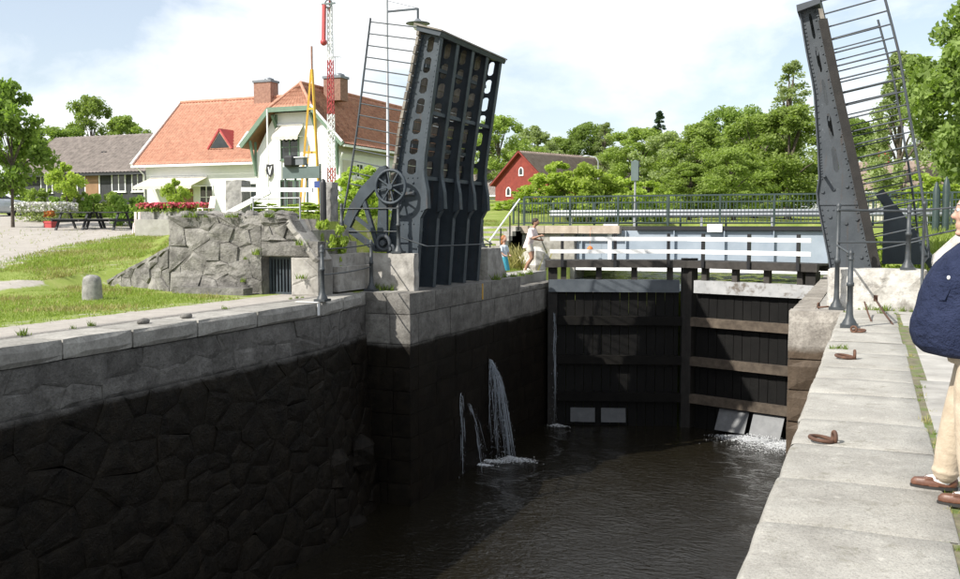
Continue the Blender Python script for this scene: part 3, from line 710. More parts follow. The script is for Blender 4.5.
# wing wall: stones stepping down to the lawn
WG = thing('wing_wall', 'low wing wall of rough stones slanting down into the lawn behind granite bollard', 'wall', (-17, 18.6, 0))
WL_ = 3.15*math.hypot(1, .4)
voronoi_stones(WG, [(0,-.05),(WL_,-.05),(WL_,1.0),(0,.06)], (-15.4-3.15, wing_line(-15.4-3.15)), (1,-.4), 0, .75, .35, M['rubble'], .04, .025, .985, 35, facet=.08, lattice=(.5,.3))
for i in range(6):
    f0 = (i+.5)/6; xm = -15.4-3.15*(1-f0); o_ = piece('cap_stone', blockmesh(.60, .42, .13, .014, .02, i % 4, M['rubble']), WG, (xm, wing_line(xm)-.03, .05+.95*f0+.02), -math.atan(.4)); o_.rotation_euler = (0, -math.atan2(.95, WL_), -math.atan(.4))
b_ = rough_box(-15.0,-12.95,17.55,17.93,-.04,.17,.2,.018,9)
single('stone_ledge', b_, M['rubble'], 'long low stone ledge along the foot of the rubble wall', 'ledge')
b_ = MB(); b_.lathe((-15.23,15.4,-.02), [(.21,0),(.20,.25),(.19,.42),(.17,.49),(.11,.535),(.03,.55)], 14)
single('bollard', b_, M['granite'], 'short round-topped granite bollard standing in the lawn', 'bollard')

# ------------------------------------------------------------------ raised bridge leaves
def itp(tab, z): return lerp_tab(z, sorted(tab))
def girder_mesh(canal, deck, z0, zc0, z1, Y, th, cells, hole, flange_w, rivets=True):
    """web plate between deck line and canal line: solid root, slotted upper part, flange along both edges"""
    b = MB(); zs = list(np.linspace(z0, zc0, 9))
    cz = lambda z: itp(canal, z); dz = lambda z: itp(deck, z)
    for a, c in zip(zs[:-1], zs[1:]):
        b.prism([(dz(a), a), (cz(a), a), (cz(c), c), (dz(c), c)], Y-th/2, Y+th/2)
    def P(u, z): x0, x1 = dz(z), cz(z); return (x0+(x1-x0)*u, z)
    hs = (z1-zc0)/cells
    for i in range(cells):
        a, c = zc0+hs*i, zc0+hs*(i+1); u0, u1 = hole; m = hs*.12; r = hs*.10; ru = (u1-u0)*.28
        h = [(u0+ru,a+m),(u1-ru,a+m),(u1,a+m+r),(u1,c-m-r),(u1-ru,c-m),(u0+ru,c-m),(u0,c-m-r),(u0,a+m+r)]
        H = [P(*q) for q in h]; O = [P(0,a),P(1,a),P(1,c),P(0,c)]
        V = [(x,Y-th/2,z) for x, z in O+H]+[(x,Y+th/2,z) for x, z in O+H]
        quads = [(0,1,5,4),(1,6,5),(1,2,7,6),(2,8,7),(2,3,9,8),(3,10,9),(3,0,11,10),(0,4,11)]
        F = [q for q in quads]+[tuple(k+12 for k in q[::-1]) for q in quads]
        for k in range(8): F.append((4+k, 4+(k+1)%8, 16+(k+1)%8, 16+k))
        F += [(0,3,15,12),(1,13,14,2)]
        b.add(V, F)
    allz = sorted(set(list(np.linspace(z0, z1, 22))))
    for a, c in zip(allz[:-1], allz[1:]):
        b.bar((cz(a), Y, a), (cz(c), Y, c), flange_w, .025, up=(1,0,0))
        b.bar((dz(a), Y, a), (dz(c), Y, c), flange_w*.8, .025, up=(1,0,0))
    return b
CANAL_L = [(.05,-10.27),(1.95,-10.13),(1.96,-10.13),(2.02,-9.97),(3.02,-10.05),(3.85,-9.93),(6.14,-9.57)]
DECK_L = [(.05,-11.17),(.96,-11.04),(2.89,-10.75),(3.9,-10.58),(6.27,-10.03)]
LL = thing('bascule_leaf', 'raised blue-grey bascule leaf seen from below, five slotted girders and weathered deck planks', 'bridge leaf', (-10.5, 22.8, 0.0), group='raised bridge leaves')
YL = [20.84+.97*k for k in range(5)]
for Y in YL:
    g_ = obj('girder', girder_mesh(CANAL_L, DECK_L, .0, 2.75, 6.12, Y, .035, 7, (.33,.66), .17), M['leafpaint'], LL)
    # knee bracket where the girder deepens
    b_ = MB(); b_.prism([(-10.13,1.9),(-9.93,1.98),(-9.95,2.4),(-10.06,2.95)], Y-.09, Y+.09); obj('bracket', b_, M['leafpaint'], LL)
def cross(z, u, h, d, parent, canal, deck, y0, y1, mat, name):
    x = itp(deck, z)+(itp(canal, z)-itp(deck, z))*u; b = MB(); b.box(x-d/2, x+d/2, y0, y1, z-h/2, z+h/2); return obj(name, b, mat, parent)
for z, u in ((2.72,.86),(4.28,.90),(1.45,.5),(.5,.45),(5.4,.35),(3.5,.35)): cross(z, u, .09, .07, LL, CANAL_L, DECK_L, 20.86, 24.70, M['leafpaint'], 'cross_beam')
# solid back between the girder roots
b_ = MB(); b_.prism([(-10.86,.02),(-10.80,.02),(-10.60,2.7),(-10.66,2.7)], 20.9, 24.68); obj('back_plate', b_, M['leafpaint'], LL)
r_ = random.Random(3); z = 2.0
while z < 6.12:
    x = itp(DECK_L, z); sl = .215; h = .20
    b_ = MB(); ya, yb = 20.66+r_.uniform(-.02,.02), 24.9+r_.uniform(-.02,.02); zz = z+h*.97
    x2 = itp(DECK_L, zz); b_.prism([(x-.10,z),(x-.03,z),(x2-.03,zz),(x2-.10,zz)], ya, yb); obj('deck_plank', b_, M['plank'], LL); z += .215
b_ = MB(); b_.prism([(-10.16,6.20),(-9.55,6.02),(-9.50,6.12),(-10.14,6.33)], 20.64, 24.92); obj('end_beam', b_, M['leafpaint'], LL)
b_ = MB(); b_.prism([(-10.20,6.33),(-9.48,6.125),(-9.48,6.16),(-10.2,6.375)], 20.60, 24.96); obj('end_board', b_, M['plank'], LL)
def leaf_rail(parent, Y, deck, rail, zlo, zhi, n, side, mat):
    t_ = MB(); pts = [(itp(rail, z), Y, z) for z in np.linspace(min(a for a, _ in rail), max(a for a, _ in rail), 12)]
    t_.tube(pts, .026, 6); obj('handrail', t_, mat, parent)
    for i in range(n):
        z = zlo+(zhi-zlo)*i/(n-1); zr = z+(max(a for a, _ in rail)-zhi)*(.55+.45*i/(n-1)) if False else z+.26
        b = MB(); p = Vector((itp(deck, z)-.03*side, Y, z)); q = Vector((itp(rail, zr), Y, zr)); b.tube([p, q], .016, 6); obj('baluster', b, mat, parent)
RAIL_L = [(6.60,-11.42),(3.92,-11.82),(2.69,-12.05),(1.83,-12.25),(.95,-12.52)]
for Y in (20.70, 24.86): leaf_rail(LL, Y, DECK_L, RAIL_L, 2.35, 6.25, 15, -1, M['girderpaint'])
# balance quadrant, hand wheel and gear at the near side
def arc(cx, cz, r, a0, a1, n): return [(cx+r*math.cos(R(a0+(a1-a0)*i/n)), cz+r*math.sin(R(a0+(a1-a0)*i/n))) for i in range(n+1)]
YQ = 20.62
b_ = MB()
outer = [(-10.98,3.02),(-11.14,2.98),(-11.36,2.76),(-11.70,2.46),(-12.0,2.02),(-12.18,1.62)]; inner = [(-10.95,2.55),(-11.12,2.55),(-11.30,2.42),(-11.54,2.20),(-11.80,1.84),(-11.98,1.52)]
for k in range(len(outer)-1): b_.prism([inner[k], inner[k+1], outer[k+1], outer[k]], YQ-.06, YQ+.06)
obj('quadrant_arm', b_, M['leafpaint'], LL)
b_ = MB(); b_.prism([(-11.14,2.95),(-10.95,3.0),(-10.95,.92),(-11.25,.92),(-11.18,2.0)], YQ-.05, YQ+.05); obj('quadrant_post', b_, M['leafpaint'], LL)
b_ = MB(); b_.bar((-11.62,YQ,2.25), (-11.2,YQ,.98), .1, .10); obj('quadrant_strut', b_, M['leafpaint'], LL)
b_ = MB(); b_.bar((-12.08,YQ,1.50), (-11.25,YQ,.98), .1, .14); obj('quadrant_strut', b_, M['leafpaint'], LL)
b_ = MB(); b_.bar((-11.85,YQ,1.78), (-11.38,YQ,1.45), .08, .08); obj('quadrant_strut', b_, M['leafpaint'], LL)
wh = MB(); wh.torus((-10.80,20.50,2.5), (0,1,0), .40, .042, 24, 6); wheel = obj('hand_wheel', wh, M['leafpaint'], LL)
for k in range(8):
    a = R(45*k+12); b_ = MB(); b_.bar((-10.80,20.50,2.5), (-10.80+.39*math.cos(a),20.50,2.5+.39*math.sin(a)), .03, .045, up=(0,1,0)); obj('spoke', b_, M['leafpaint'], wheel)
b_ = MB(); b_.tube([(-10.80,20.44,2.5),(-10.80,20.84,2.5)], .075, 10); obj('hub', b_, M['leafpaint'], wheel)
b_ = MB(); b_.torus((-11.0,20.5,1.14), (0,1,0), .17, .05, 16, 6); b_.tube([(-11.0,20.42,1.14),(-11.0,20.8,1.14)], .07, 10); obj('gear', b_, M['girderpaint'], LL)
b_ = MB(); b_.torus((-10.82,20.52,1.0), (0,1,0), .09, .04, 12, 6); b_.tube([(-10.82,20.45,1.0),(-10.82,20.8,1.0)], .05, 10); obj('gear', b_, M['girderpaint'], LL)
b_ = MB(); b_.box(-10.66,-10.28,20.74,20.80,2.30,2.38); obj('ledge_plate', b_, M['girderpaint'], LL)
for (x, z) in ((-10.4,1.85),(-10.7,1.8),(-10.45,1.2),(-10.8,1.3),(-10.35,2.6),(-10.6,2.15)):
    b_ = MB(); b_.lathe((0,0,0), [(.03,0),(.03,.02),(.015,.03)], 8); b_.v = [(x+a, 20.825-c, z+bb) for a, bb, c in b_.v]; obj('bolt', b_, M['leafpaint'], LL)

CANAL_R = [(.02,-.66),(.78,-.78),(1.98,-1.03),(2.0,-1.035),(2.18,-1.07),(2.44,-1.02),(3.08,-1.06),(4.27,-1.16),(5.07,-1.33),(5.90,-1.475)]
DECK_R = [(.02,.17),(.79,.0),(1.68,-.20),(2.86,-.47),(4.24,-.79),(5.93,-1.16)]
RL = thing('bascule_leaf', 'raised grey bascule leaf seen edge-on above the right pier, long curved railing', 'bridge leaf', (-.6, 22.2, 0.0), group='raised bridge leaves')
YR = [20.3+.97*k for k in range(5)]
for i, Y in enumerate(YR):
    obj('girder', girder_mesh(CANAL_R, DECK_R, .0, 2.55, 5.86, Y, .035, 5, (.36,.53), .15), M['girderpaint'], RL)
b_ = MB(); b_.prism([(-1.50,5.80),(-1.08,5.93),(-1.06,6.04),(-1.52,5.93)], 20.1, 24.4); obj('end_beam', b_, M['girderpaint'], RL)
z = .25; 
while z < 5.8:
    zz = z+.2; x, x2 = itp(DECK_R, z), itp(DECK_R, zz); b_ = MB(); b_.prism([(x+.03,z),(x+.11,z),(x2+.11,zz),(x2+.03,zz)], 20.12+r_.uniform(-.02,.02), 24.38); obj('deck_plank', b_, M['plank'], RL); z += .215
b_ = MB()
for a, c in zip(np.linspace(.4, 5.6, 10), np.linspace(.4, 5.6, 10)[1:]): b_.bar((itp(DECK_R, a)+.075, 20.06, a), (itp(DECK_R, c)+.075, 20.06, c), .05, .17, up=(1,0,0))
obj('edge_beam', b_, M['gatewood'], RL)
for z, u in ((1.2,.5),(2.5,.5),(3.7,.5),(5.0,.5)): cross(z, u, .10, .08, RL, CANAL_R, DECK_R, 20.32, 24.16, M['girderpaint'], 'cross_beam')
b_ = MB(); b_.prism([(-.55,.02),(-.49,.02),(-.62,2.5),(-.68,2.5)], 20.4, 24.1); obj('back_plate', b_, M['girderpaint'], RL)
RAIL_R = [(6.35,-.02),(5.92,.1),(4.95,.36),(3.8,.57),(2.74,.77),(1.77,.92),(.95,1.02)]
for Y in (20.16, 24.34): leaf_rail(RL, Y, DECK_R, RAIL_R, 1.05, 5.95, 20, 1, M['girderpaint'])
def disc(x, Y, z, r, h, n=8):
    b = MB(); b.tube([(x,Y,z),(x,Y-h,z)], r, n, smooth=False); return b
for (x, z) in ((-.72,.95),(-.45,1.0),(-.2,.95),(-.8,1.75),(-.5,1.62),(-.3,1.7),(-.75,2.3),(-.95,2.25),(-.5,2.35)): obj('bolt', disc(x, 20.285, z, .035, .03), M['girderpaint'], RL)
b_ = MB(); b_.tube([(-.92,20.29,2.55),(-.92,20.02,2.55)], .03, 8); obj('lock_pin', b_, M['girderpaint'], RL)
b_ = MB(); b_.box(-1.06,-.14,20.262,20.282,1.98,2.07); obj('cover_strip', b_, M['girderpaint'], RL)
for k, (x, z) in enumerate(((-.47,3.15),(-.44,2.92),(-.72,4.22))):
    b_ = MB(); b_.box(x-.07,x+.07,20.20,20.28,z-.06,z+.06); obj('hinge_block', b_, M['girderpaint'], RL)
# quadrant behind, on the land side
b_ = MB(); b_.prism([(.2,.75),(.2,2.1),(.45,2.0),(.85,1.45),(1.1,.9),(1.0,.75)], 22.0, 22.12)
obj('quadrant_arm', b_, M['leafpaint'], RL)
b_ = MB(); b_.bar((.1,22.3,2.3), (1.3,22.3,.6), .12, .2); obj('quadrant_strut', b_, M['leafpaint'], RL)
b_ = MB(); b_.bar((.3,23.4,1.6), (1.25,23.4,.7), .1, .14); obj('quadrant_strut', b_, M['leafpaint'], RL)

def rivets(parent, Y, lines, mat):
    b = MB()
    for (p, q, n) in lines:
        for i in range(n):
            x, z = p[0]+(q[0]-p[0])*i/(n-1), p[1]+(q[1]-p[1])*i/(n-1); b.tube([(x,Y+.01,z),(x,Y-.006,z),(x,Y-.016,z)], [.020,.020,.010], 6)
    return obj('rivets', b, mat, parent, kind='stuff')
def edge_pts(tab, z, off): return (itp(tab, z)+off, z)
rivets(LL, 20.822, [(edge_pts(CANAL_L,a,-.055), edge_pts(CANAL_L,c,-.055), 9) for a, c in ((2.9,3.8),(3.9,4.9),(5.0,6.0))]+[(edge_pts(DECK_L,a,.055), edge_pts(DECK_L,c,.055), 9) for a, c in ((1.0,2.8),(2.9,3.8),(3.9,4.9),(5.0,6.0))]+[((-10.75,2.72),(-10.1,2.72),6),((-10.9,1.6),(-10.2,1.6),6)], M['leafpaint'])
rivets(RL, 20.282, [(edge_pts(CANAL_R,a,.055), edge_pts(CANAL_R,c,.055), 10) for a, c in ((.8,1.9),(2.5,3.0),(3.1,4.2),(4.3,5.0),(5.1,5.8))]+[(edge_pts(DECK_R,a,-.055), edge_pts(DECK_R,c,-.055), 10) for a, c in ((.8,1.6),(1.7,2.8),(2.9,4.2),(4.3,5.8))]+[((-.95,1.88),(-.2,1.88),8)], M['girderpaint'])
# ------------------------------------------------------------------ cast-iron rail posts and pipe rails
def rail_post(x, y, z, h, label, r=.042, group='cast iron rail posts'):
    t_ = thing('rail_post', label, 'post', (x, y, z), group=group)
    b = MB(); b.box(-.13,.13,-.13,.13,0,.05); b.lathe((0,0,.05), [(.115,0),(.10,.04),(.065,.10),(r*1.25,.16),(r*1.1,.3)], 10); obj('base', b, M['blackmetal'], t_, local=True)
    b = MB(); b.lathe((0,0,.3), [(r*1.1,0),(r,h*.28),(r*1.35,h*.285),(r*1.35,h*.33),(r,h*.335),(r*.85,h-.45)], 10); obj('shaft', b, M['blackmetal'], t_, local=True)
    b = MB(); b.lathe((0,0,h-.15), [(r*1.2,0),(r*1.2,.03),(r*.8,.05),(r*1.15,.09),(r*.9,.13),(.01,.16)], 10); obj('finial', b, M['blackmetal'], t_, local=True)
    return t_
rail_post(-10.52, 16.92, 0, 1.17, 'cast iron rail post on the coping above a white painted joint mark')
rail_post(-11.08, 20.02, 0, 1.22, 'cast iron rail post at the front corner of the left abutment')
rail_post(-12.2, 20.55, .89, 1.22, 'cast iron rail post on the long grey plinth, nearest the niche')
rail_post(-10.62, 20.55, .89, 1.25, 'cast iron rail post on the long grey plinth beside the hand wheel')
rail_post(-10.75, 26.2, .89, 1.6, 'cast iron rail post beyond the raised leaf beside the child')
rail_post(-.60, 19.08, -.01, 2.0, 'tall cast iron rail post standing before the left end of the pale plinth')
rail_post(-.30, 15.75, 0, 1.2, 'leaning-railed iron post nearest the camera on the right quay')
rail_post(.62, 19.5, .74, 1.22, 'cast iron rail post on the right end of the pale plinth')
def rail(pts, label, r=.02, mat='blackmetal', sag=0.0):
    P = []
    for a, b in zip(pts[:-1], pts[1:]):
        a, b = Vector(a), Vector(b)
        for i in range(8): t = i/8; P.append(a.lerp(b, t)-Vector((0,0,sag*4*t*(1-t))))
    P.append(Vector(pts[-1])); m_ = MB(); m_.tube(P, r, 6); return single('rail', m_, M[mat], label, 'rail', 'pipe rails')
rail([(-10.52,16.92,1.08),(-11.08,20.02,1.12)], 'upper rail between the two posts on the left coping', .016, sag=.02)
rail([(-10.52,16.92,.55),(-11.08,20.02,.58)], 'lower rail between the two posts on the left coping', .016, sag=.03)
rail([(-12.2,20.55,1.98),(-10.62,20.55,1.98)], 'upper rail above the long grey plinth, past the quadrant', .016)
rail([(-12.2,20.55,1.42),(-10.62,20.55,1.42)], 'lower rail above the long grey plinth, past the quadrant', .016)
rail([(-10.62,20.55,1.3),(-9.93,20.72,1.06),(-9.91,24.9,1.04),(-10.75,26.2,1.2)], 'thin rail crossing in front of the dark girder roots', .018)
rail([(-.60,19.0,1.86),(.62,19.5,1.84)], 'upper rail of the handrail above the pale plinth', .024)
rail([(-.60,19.0,1.26),(.62,19.5,1.26)], 'lower rail of the handrail above the pale plinth', .020)
rail([(.62,19.5,1.84),(1.9,19.9,1.95)], 'upper rail running from the pale plinth towards the sloping wing wall', .02)
rail([(.62,19.5,1.30),(1.9,19.9,1.60)], 'lower rail running from the pale plinth towards the sloping wing wall', .02)
rail([(-.60,19.0,1.20),(-.30,15.75,1.13)], 'short rail joining the tall post to the near post on the right quay', .022)
m_ = MB(); m_.lathe((.86,19.16,-.012), [(.06,0),(.06,.05),(.028,.08),(.026,1.95),(.04,1.97),(.04,2.0),(.01,2.03)], 8)
single('rail_standard', m_, M['blackmetal'], 'slim iron standard just right of the pale plinth, behind the man', 'post')

# ------------------------------------------------------------------ mooring rings and iron rods on the right quay
def mooring(x, y, a, label, s=1.0):
    t_ = thing('mooring_ring', label, 'mooring ring', (x, y, 0), a, 'mooring rings along the right quay')
    b = MB(); b.torus((0,0,.045*s), (1,.25,0), .036*s, .014*s, 14, 7); b.tube([(0,0,-.05),(0,0,.02)], .016*s, 8); obj('eye_bolt', b, M['rust'], t_, local=True)
    b = MB(); b.torus((-.085*s,0,.028), (.12,0,1), .078*s, .014*s, 20, 7); obj('ring', b, M['rust'], t_, local=True)
mooring(-.22, 7.32, .1, 'rusty mooring ring nearest the camera on the right quay', 1.05)
mooring(-.16, 12.0, -.2, 'rusty mooring ring halfway along the right quay edge', 1.3)
mooring(-.22, 14.95, .9+math.pi, 'rusty mooring ring at the foot of the near rail post', 1.2)
mooring(-.92, 19.15, 2.6, 'rusty mooring ring on top of the weathered gate pier', 1.2)
for i, (x, y, dx, dy, l) in enumerate(((.02,16.75,-.12,1.1,'thin bent iron rod leaning over the quay slabs beside the near rail post'),(.34,16.4,-.26,2.1,'longer iron rod with a square head leaning on the quay slabs'))):
    m_ = MB(); m_.tube([(x,y,.0),(x+dx*.5,y+dy*.5,.10),(x+dx,y+dy,.24)], .016, 6)
    if i: m_.box(x+dx-.035,x+dx+.035,y+dy-.03,y+dy+.03,.21,.32)
    single('iron_rod', m_, M['rust'], l, 'rod')

# ------------------------------------------------------------------ lock gates
HLp, HRp, APX = Vector((-9.78,29.55,0)), Vector((-1.46,29.55,0)), Vector((-5.47,30.95,0))
def gate(H, A, side, label):
    d = (A-H); L = d.length; d.normalize(); n = Vector((d.y, -d.x, 0)); n = n if n.y < 0 else -n
    t_ = thing('lock_gate', label, 'lock gate', (H.x, H.y, -5.6), group='mitre gate leaves')
    def P(s, o, z): return H+d*s+n*o+Vector((0,0,z))
    def sbox(name, s0, s1, o0, o1, z0, z1, mat, par=t_):
        b = MB(); v = [P(s,o_,z) for z in (z0,z1) for (s,o_) in ((s0,o0),(s1,o0),(s1,o1),(s0,o1))]
        b.add(v, [(3,2,1,0),(4,5,6,7),(0,1,5,4),(1,2,6,5),(2,3,7,6),(3,0,4,7)]); return obj(name, b, mat, par)
    sbox('heel_post', 0, .30, -.2, .17, -5.6, .20, M['gatewood'])
    sbox('mitre_post', L-.22, L-.02, -.2, .19, -5.6, .50, M['gatewood'])
    w = .29; s = .31; k = 0
    while s+w < L-.28:
        sbox('plank', s, s+w-.014, -.06, .02+.008*((k*7) % 3), -5.6, -.60, M['gatewetshade']); s += w; k += 1
    sbox('plank', s, L-.31, -.06, .02, -5.6, -.60, M['gatewetshade'])
    for z in (-1.52, -2.80, -4.02): sbox('cross_beam', .31, L-.23, .04, .26, z-.15, z+.13, M['gatebeamshade'] if side < 0 else M['gatebeam'])
    sbox('sill_beam', .31, L-.31, .04, .24, -5.55, -5.1, M['gatewetshade'])
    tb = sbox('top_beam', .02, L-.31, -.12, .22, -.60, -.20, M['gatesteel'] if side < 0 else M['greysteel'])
    for s in np.linspace(.5, L-.6, 4): sbox('stub_post', s-.09, s+.09, -.1, .1, -.2, .21, M['walkplank'])
    wb = sbox('walkway_beam', -.1, L-.1, .16, .32, .20, .43, M['walkplank'])
    for i, q in enumerate(np.linspace(-.08, L-.42, 16)): 
        st = (L-.34)/15; sbox('walkway_plank', q, q+st-.02, -.55, .158, .37, .425, M['walkplank'])
    sbox('walkway_beam', -.1, L-.1, -.70, -.555, .20, .43, M['walkplank'])
    for s in np.linspace(.45, L-.7, 3):
        sbox('rail_post', s-.05, s+.05, .325, .40, .22, 1.30, M['black'])
    for z in (1.06, .66):
        sbox('rail_board', .05, L-.15, .402, .43, z, z+.13, M['white'])
    # sluice paddles, slanting plates near the foot
    ps = ((.75,1.55),(1.75,2.55)) if side < 0 else ((.85,1.85),(2.0,3.0))
    for (s0, s1) in ps:
        b = MB(); o0, o1 = (.05,.12) if side < 0 else (.10,.42); zt, zb = (-4.42,-4.88) if side < 0 else (-4.22,-4.86)
        v = [P(s0,o0,zt),P(s1,o0,zt),P(s1,o0+.04,zt),P(s0,o0+.04,zt),P(s0,o1,zb),P(s1,o1,zb),P(s1,o1+.04,zb),P(s0,o1+.04,zb)]
        b.add(v, [(0,1,2,3),(7,6,5,4),(1,0,4,5),(2,1,5,6),(3,2,6,7),(0,3,7,4)]); obj('paddle', b, M['paddle'], t_)
        for s in (s0+.1, s1-.1): sbox('paddle_rod', s-.02, s+.02, .27, .31, -4.3, -.6, M['gatewood']) if False else None
    return t_
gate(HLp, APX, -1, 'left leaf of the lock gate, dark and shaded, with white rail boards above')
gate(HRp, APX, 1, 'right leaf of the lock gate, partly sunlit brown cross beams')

# ------------------------------------------------------------------ fixed road bridge behind the gates
RB = thing('road_bridge', 'pale blue-white steel plate girder bridge with black top edge behind the gates', 'bridge', (-6, 39, 0))
b_ = MB(); b_.box(-11.05,-.2,37.0,37.05,-.10,1.34); obj('girder_plate', b_, M['bluewhite'], RB)
b_ = MB(); b_.box(-11.05,-.2,36.84,37.10,-.24,-.10); obj('bottom_flange', b_, M['white'], RB)
b_ = MB(); b_.box(-8.6,.6,36.84,37.2,1.36,1.52); obj('edge_beam', b_, M['black'], RB)
b_ = MB(); b_.box(-11.1,6,37.2,43.0,1.2,1.5); obj('deck', b_, M['asphalt'], RB)
for x in (-10.8,-9.0,-7.1,-5.2,-3.4,-1.5): b_ = MB(); b_.box(x-.02,x+.02,36.86,36.998,-.098,1.34); obj('stiffener', b_, M['bluewhite'], RB)
for x in (-9.6,-5.55): b_ = MB(); b_.box(x-.28,x+.28,36.78,36.99,1.30,1.60); obj('bracket_box', b_, M['white'], RB); 
b_ = MB(); b_.box(-9.7,-9.55,36.8,36.86,.06,1.3); obj('service_pipe', b_, M['white'], RB)
AW = thing('bridge_abutment', 'tan stone bridge abutment with flat coping behind the walking person', 'abutment', (-12.4, 37.5, -1))
b_ = rough_box(-13.7,-11.06,36.75,38.2,-1.0,1.22,.35,.012,21); obj('wall', b_, M['concrete'], AW)
for i, (xa, xb) in enumerate(((-13.8,-12.3),(-12.28,-10.9),(-10.88,-9.2))):
    b_ = MB(); b_.box(xa,xb,36.62,37.0 if i == 2 else 38.0,1.225,1.53+.004*i); obj('coping_stone', b_, M['stoneflag'], AW)
AR = thing('bridge_abutment', 'grey bridge abutment hidden behind the right raised leaf', 'abutment', (.8, 37.5, -1))
b_ = rough_box(-.18,3.5,36.7,38.2,-1.0,1.35,.4,.012,22); obj('wall', b_, M['concrete'], AR)
def railing(name, x0, x1, Y, z0, z1, label, bal, step=.135, group='road bridge railings'):
    t_ = thing(name, label, 'railing', ((x0+x1)/2, Y, z0), group=group)
    b = MB(); b.box(x0,x1,Y-.03,Y+.03,z1-.06,z1); obj('top_rail', b, M['railgreen'], t_)
    b = MB(); b.box(x0,x1,Y-.02,Y+.02,z0+.10,z0+.14); obj('bottom_rail', b, M['railgreen'], t_)
    n = int((x1-x0)/1.95)
    for i in range(n+1):
        x = x0+(x1-x0)*i/n; b = MB(); b.box(x-.04,x+.04,Y-.04,Y+.04,z0,z1-.06); obj('post', b, M['railgreen'], t_)
    if bal:
        b = MB(); b.box(-.010,.010,-.010,.010,z0+.14,z1-.06); me_ = b.mesh('baluster'); me_.materials.append(M['railgreen'])
        x = x0+step*.6
        while x < x1: piece('baluster', me_, t_, (x, Y, 0)).location.z = -z0; x += step
    return t_
railing('bridge_railing', -13.35, 6.5, 37.12, 1.54, 2.74, 'dark green baluster railing along the near edge of the road bridge', True)
railing('bridge_railing', -16, 8.0, 43.0, 1.5, 2.62, 'farther dark green baluster railing across the road', True, .27)
t_ = thing('guard_rail', 'grey steel guard rail along the road behind the railing', 'guard rail', (-5, 42.6, 1.5))
b_ = MB(); b_.prism([(42.5,1.92),(42.46,2.0),(42.5,2.08),(42.46,2.16),(42.5,2.24),(42.53,2.24),(42.53,1.92)], -14, 9, 'x'); obj('beam', b_, M['guard'], t_)
for x in range(-13, 9, 3): b_ = MB(); b_.box(x-.05,x+.05,42.54,42.64,1.48,2.2); obj('post', b_, M['galv'], t_)
# steps up to the road on the left
ST = thing('stone_steps', 'flight of broad stone steps with an iron handrail beyond the raised leaf', 'steps', (-14.2, 34, 0))
for i in range(8):
    b_ = MB(); b_.box(-15.6,-13.3,33.2+i*.40,37.0,i*.19-.25,(i+1)*.19-.003*i); obj('step', b_, M['concrete'], ST)
hr = MB(); hr.tube([(-13.25,33.0,.95),(-13.25,36.3,2.6)], .035, 6); obj('handrail', hr, M['white'], ST)
for y, z in ((33.1,0),(34.2,.45),(35.2,.95),(36.2,1.45)): b_ = MB(); b_.tube([(-13.25,y,z-.1),(-13.25,y,z+.98)], .03, 6); obj('rail_post', b_, M['black'], ST)
q = atY(590,249,36.5); b_ = MB(); b_.ball((q.x,36.5,q.z), .12, 12, 8); b_.tube([(q.x,36.5,q.z+.10),(q.x,36.5,1.3),(q.x,36.68,1.53)], .005, 4); single('float_ball', b_, M['orange'], 'orange float ball hanging in front of the bridge abutment', 'float')

# ------------------------------------------------------------------ buildings
def roof_plane(p00, p10, p11, p01, per=.24, rowh=.36, amp=.028, lip=.022):
    """pantile field: p00-p10 along the eave, p01-p11 along the ridge"""
    p00, p10, p11, p01 = [np.array(p, float) for p in (p00, p10, p11, p01)]
    L = max(np.linalg.norm(p10-p00), np.linalg.norm(p11-p01)); H = max(np.linalg.norm(p01-p00), np.linalg.norm(p11-p10))
    nu = max(4, int(L/per)*4); nr = max(2, int(H/rowh)); n = np.cross(p10-p00, p01-p00); n /= np.linalg.norm(n)
    if n[2] < 0: n = -n
    us = np.linspace(0, 1, nu+1); rows = []
    wave = amp*np.cos(us*nu/4*2*np.pi)+amp*.4*np.cos(us*nu/4*4*np.pi+.6)
    for i in range(nr):
        for v, l in ((i/nr, lip), ((i+1)/nr-.0005, 0)):
            a = p00+(p01-p00)*v; b = p10+(p11-p10)*v
            rows.append(a[None]+(b-a)[None]*us[:, None]+n[None]*(wave+l+.02)[:, None])
    V = np.concatenate(rows); m = nu+1
    F = [(j*m+i, j*m+i+1, (j+1)*m+i+1, (j+1)*m+i) for j in range(len(rows)-1) for i in range(nu)]
    return fastmesh('roof_tiles', V, F, None, True)
def tiles(parent, mat, *p, **k):
    me = roof_plane(*p, **k); me.materials.append(mat)
    me.transform(Matrix.Translation(-wloc(parent))); return obj('roof_tiles', me, None, parent, kind='stuff')
def slab_quad(b, pts, th):
    """thick slab under four points"""
    P = [Vector(p) for p in pts]; n = (P[1]-P[0]).cross(P[3]-P[0]).normalized(); n = n if n.z > 0 else -n
    b.add(P+[p-n*th for p in P], [(0,1,2,3),(7,6,5,4),(0,4,5,1),(1,5,6,2),(2,6,7,3),(3,7,4,0)])
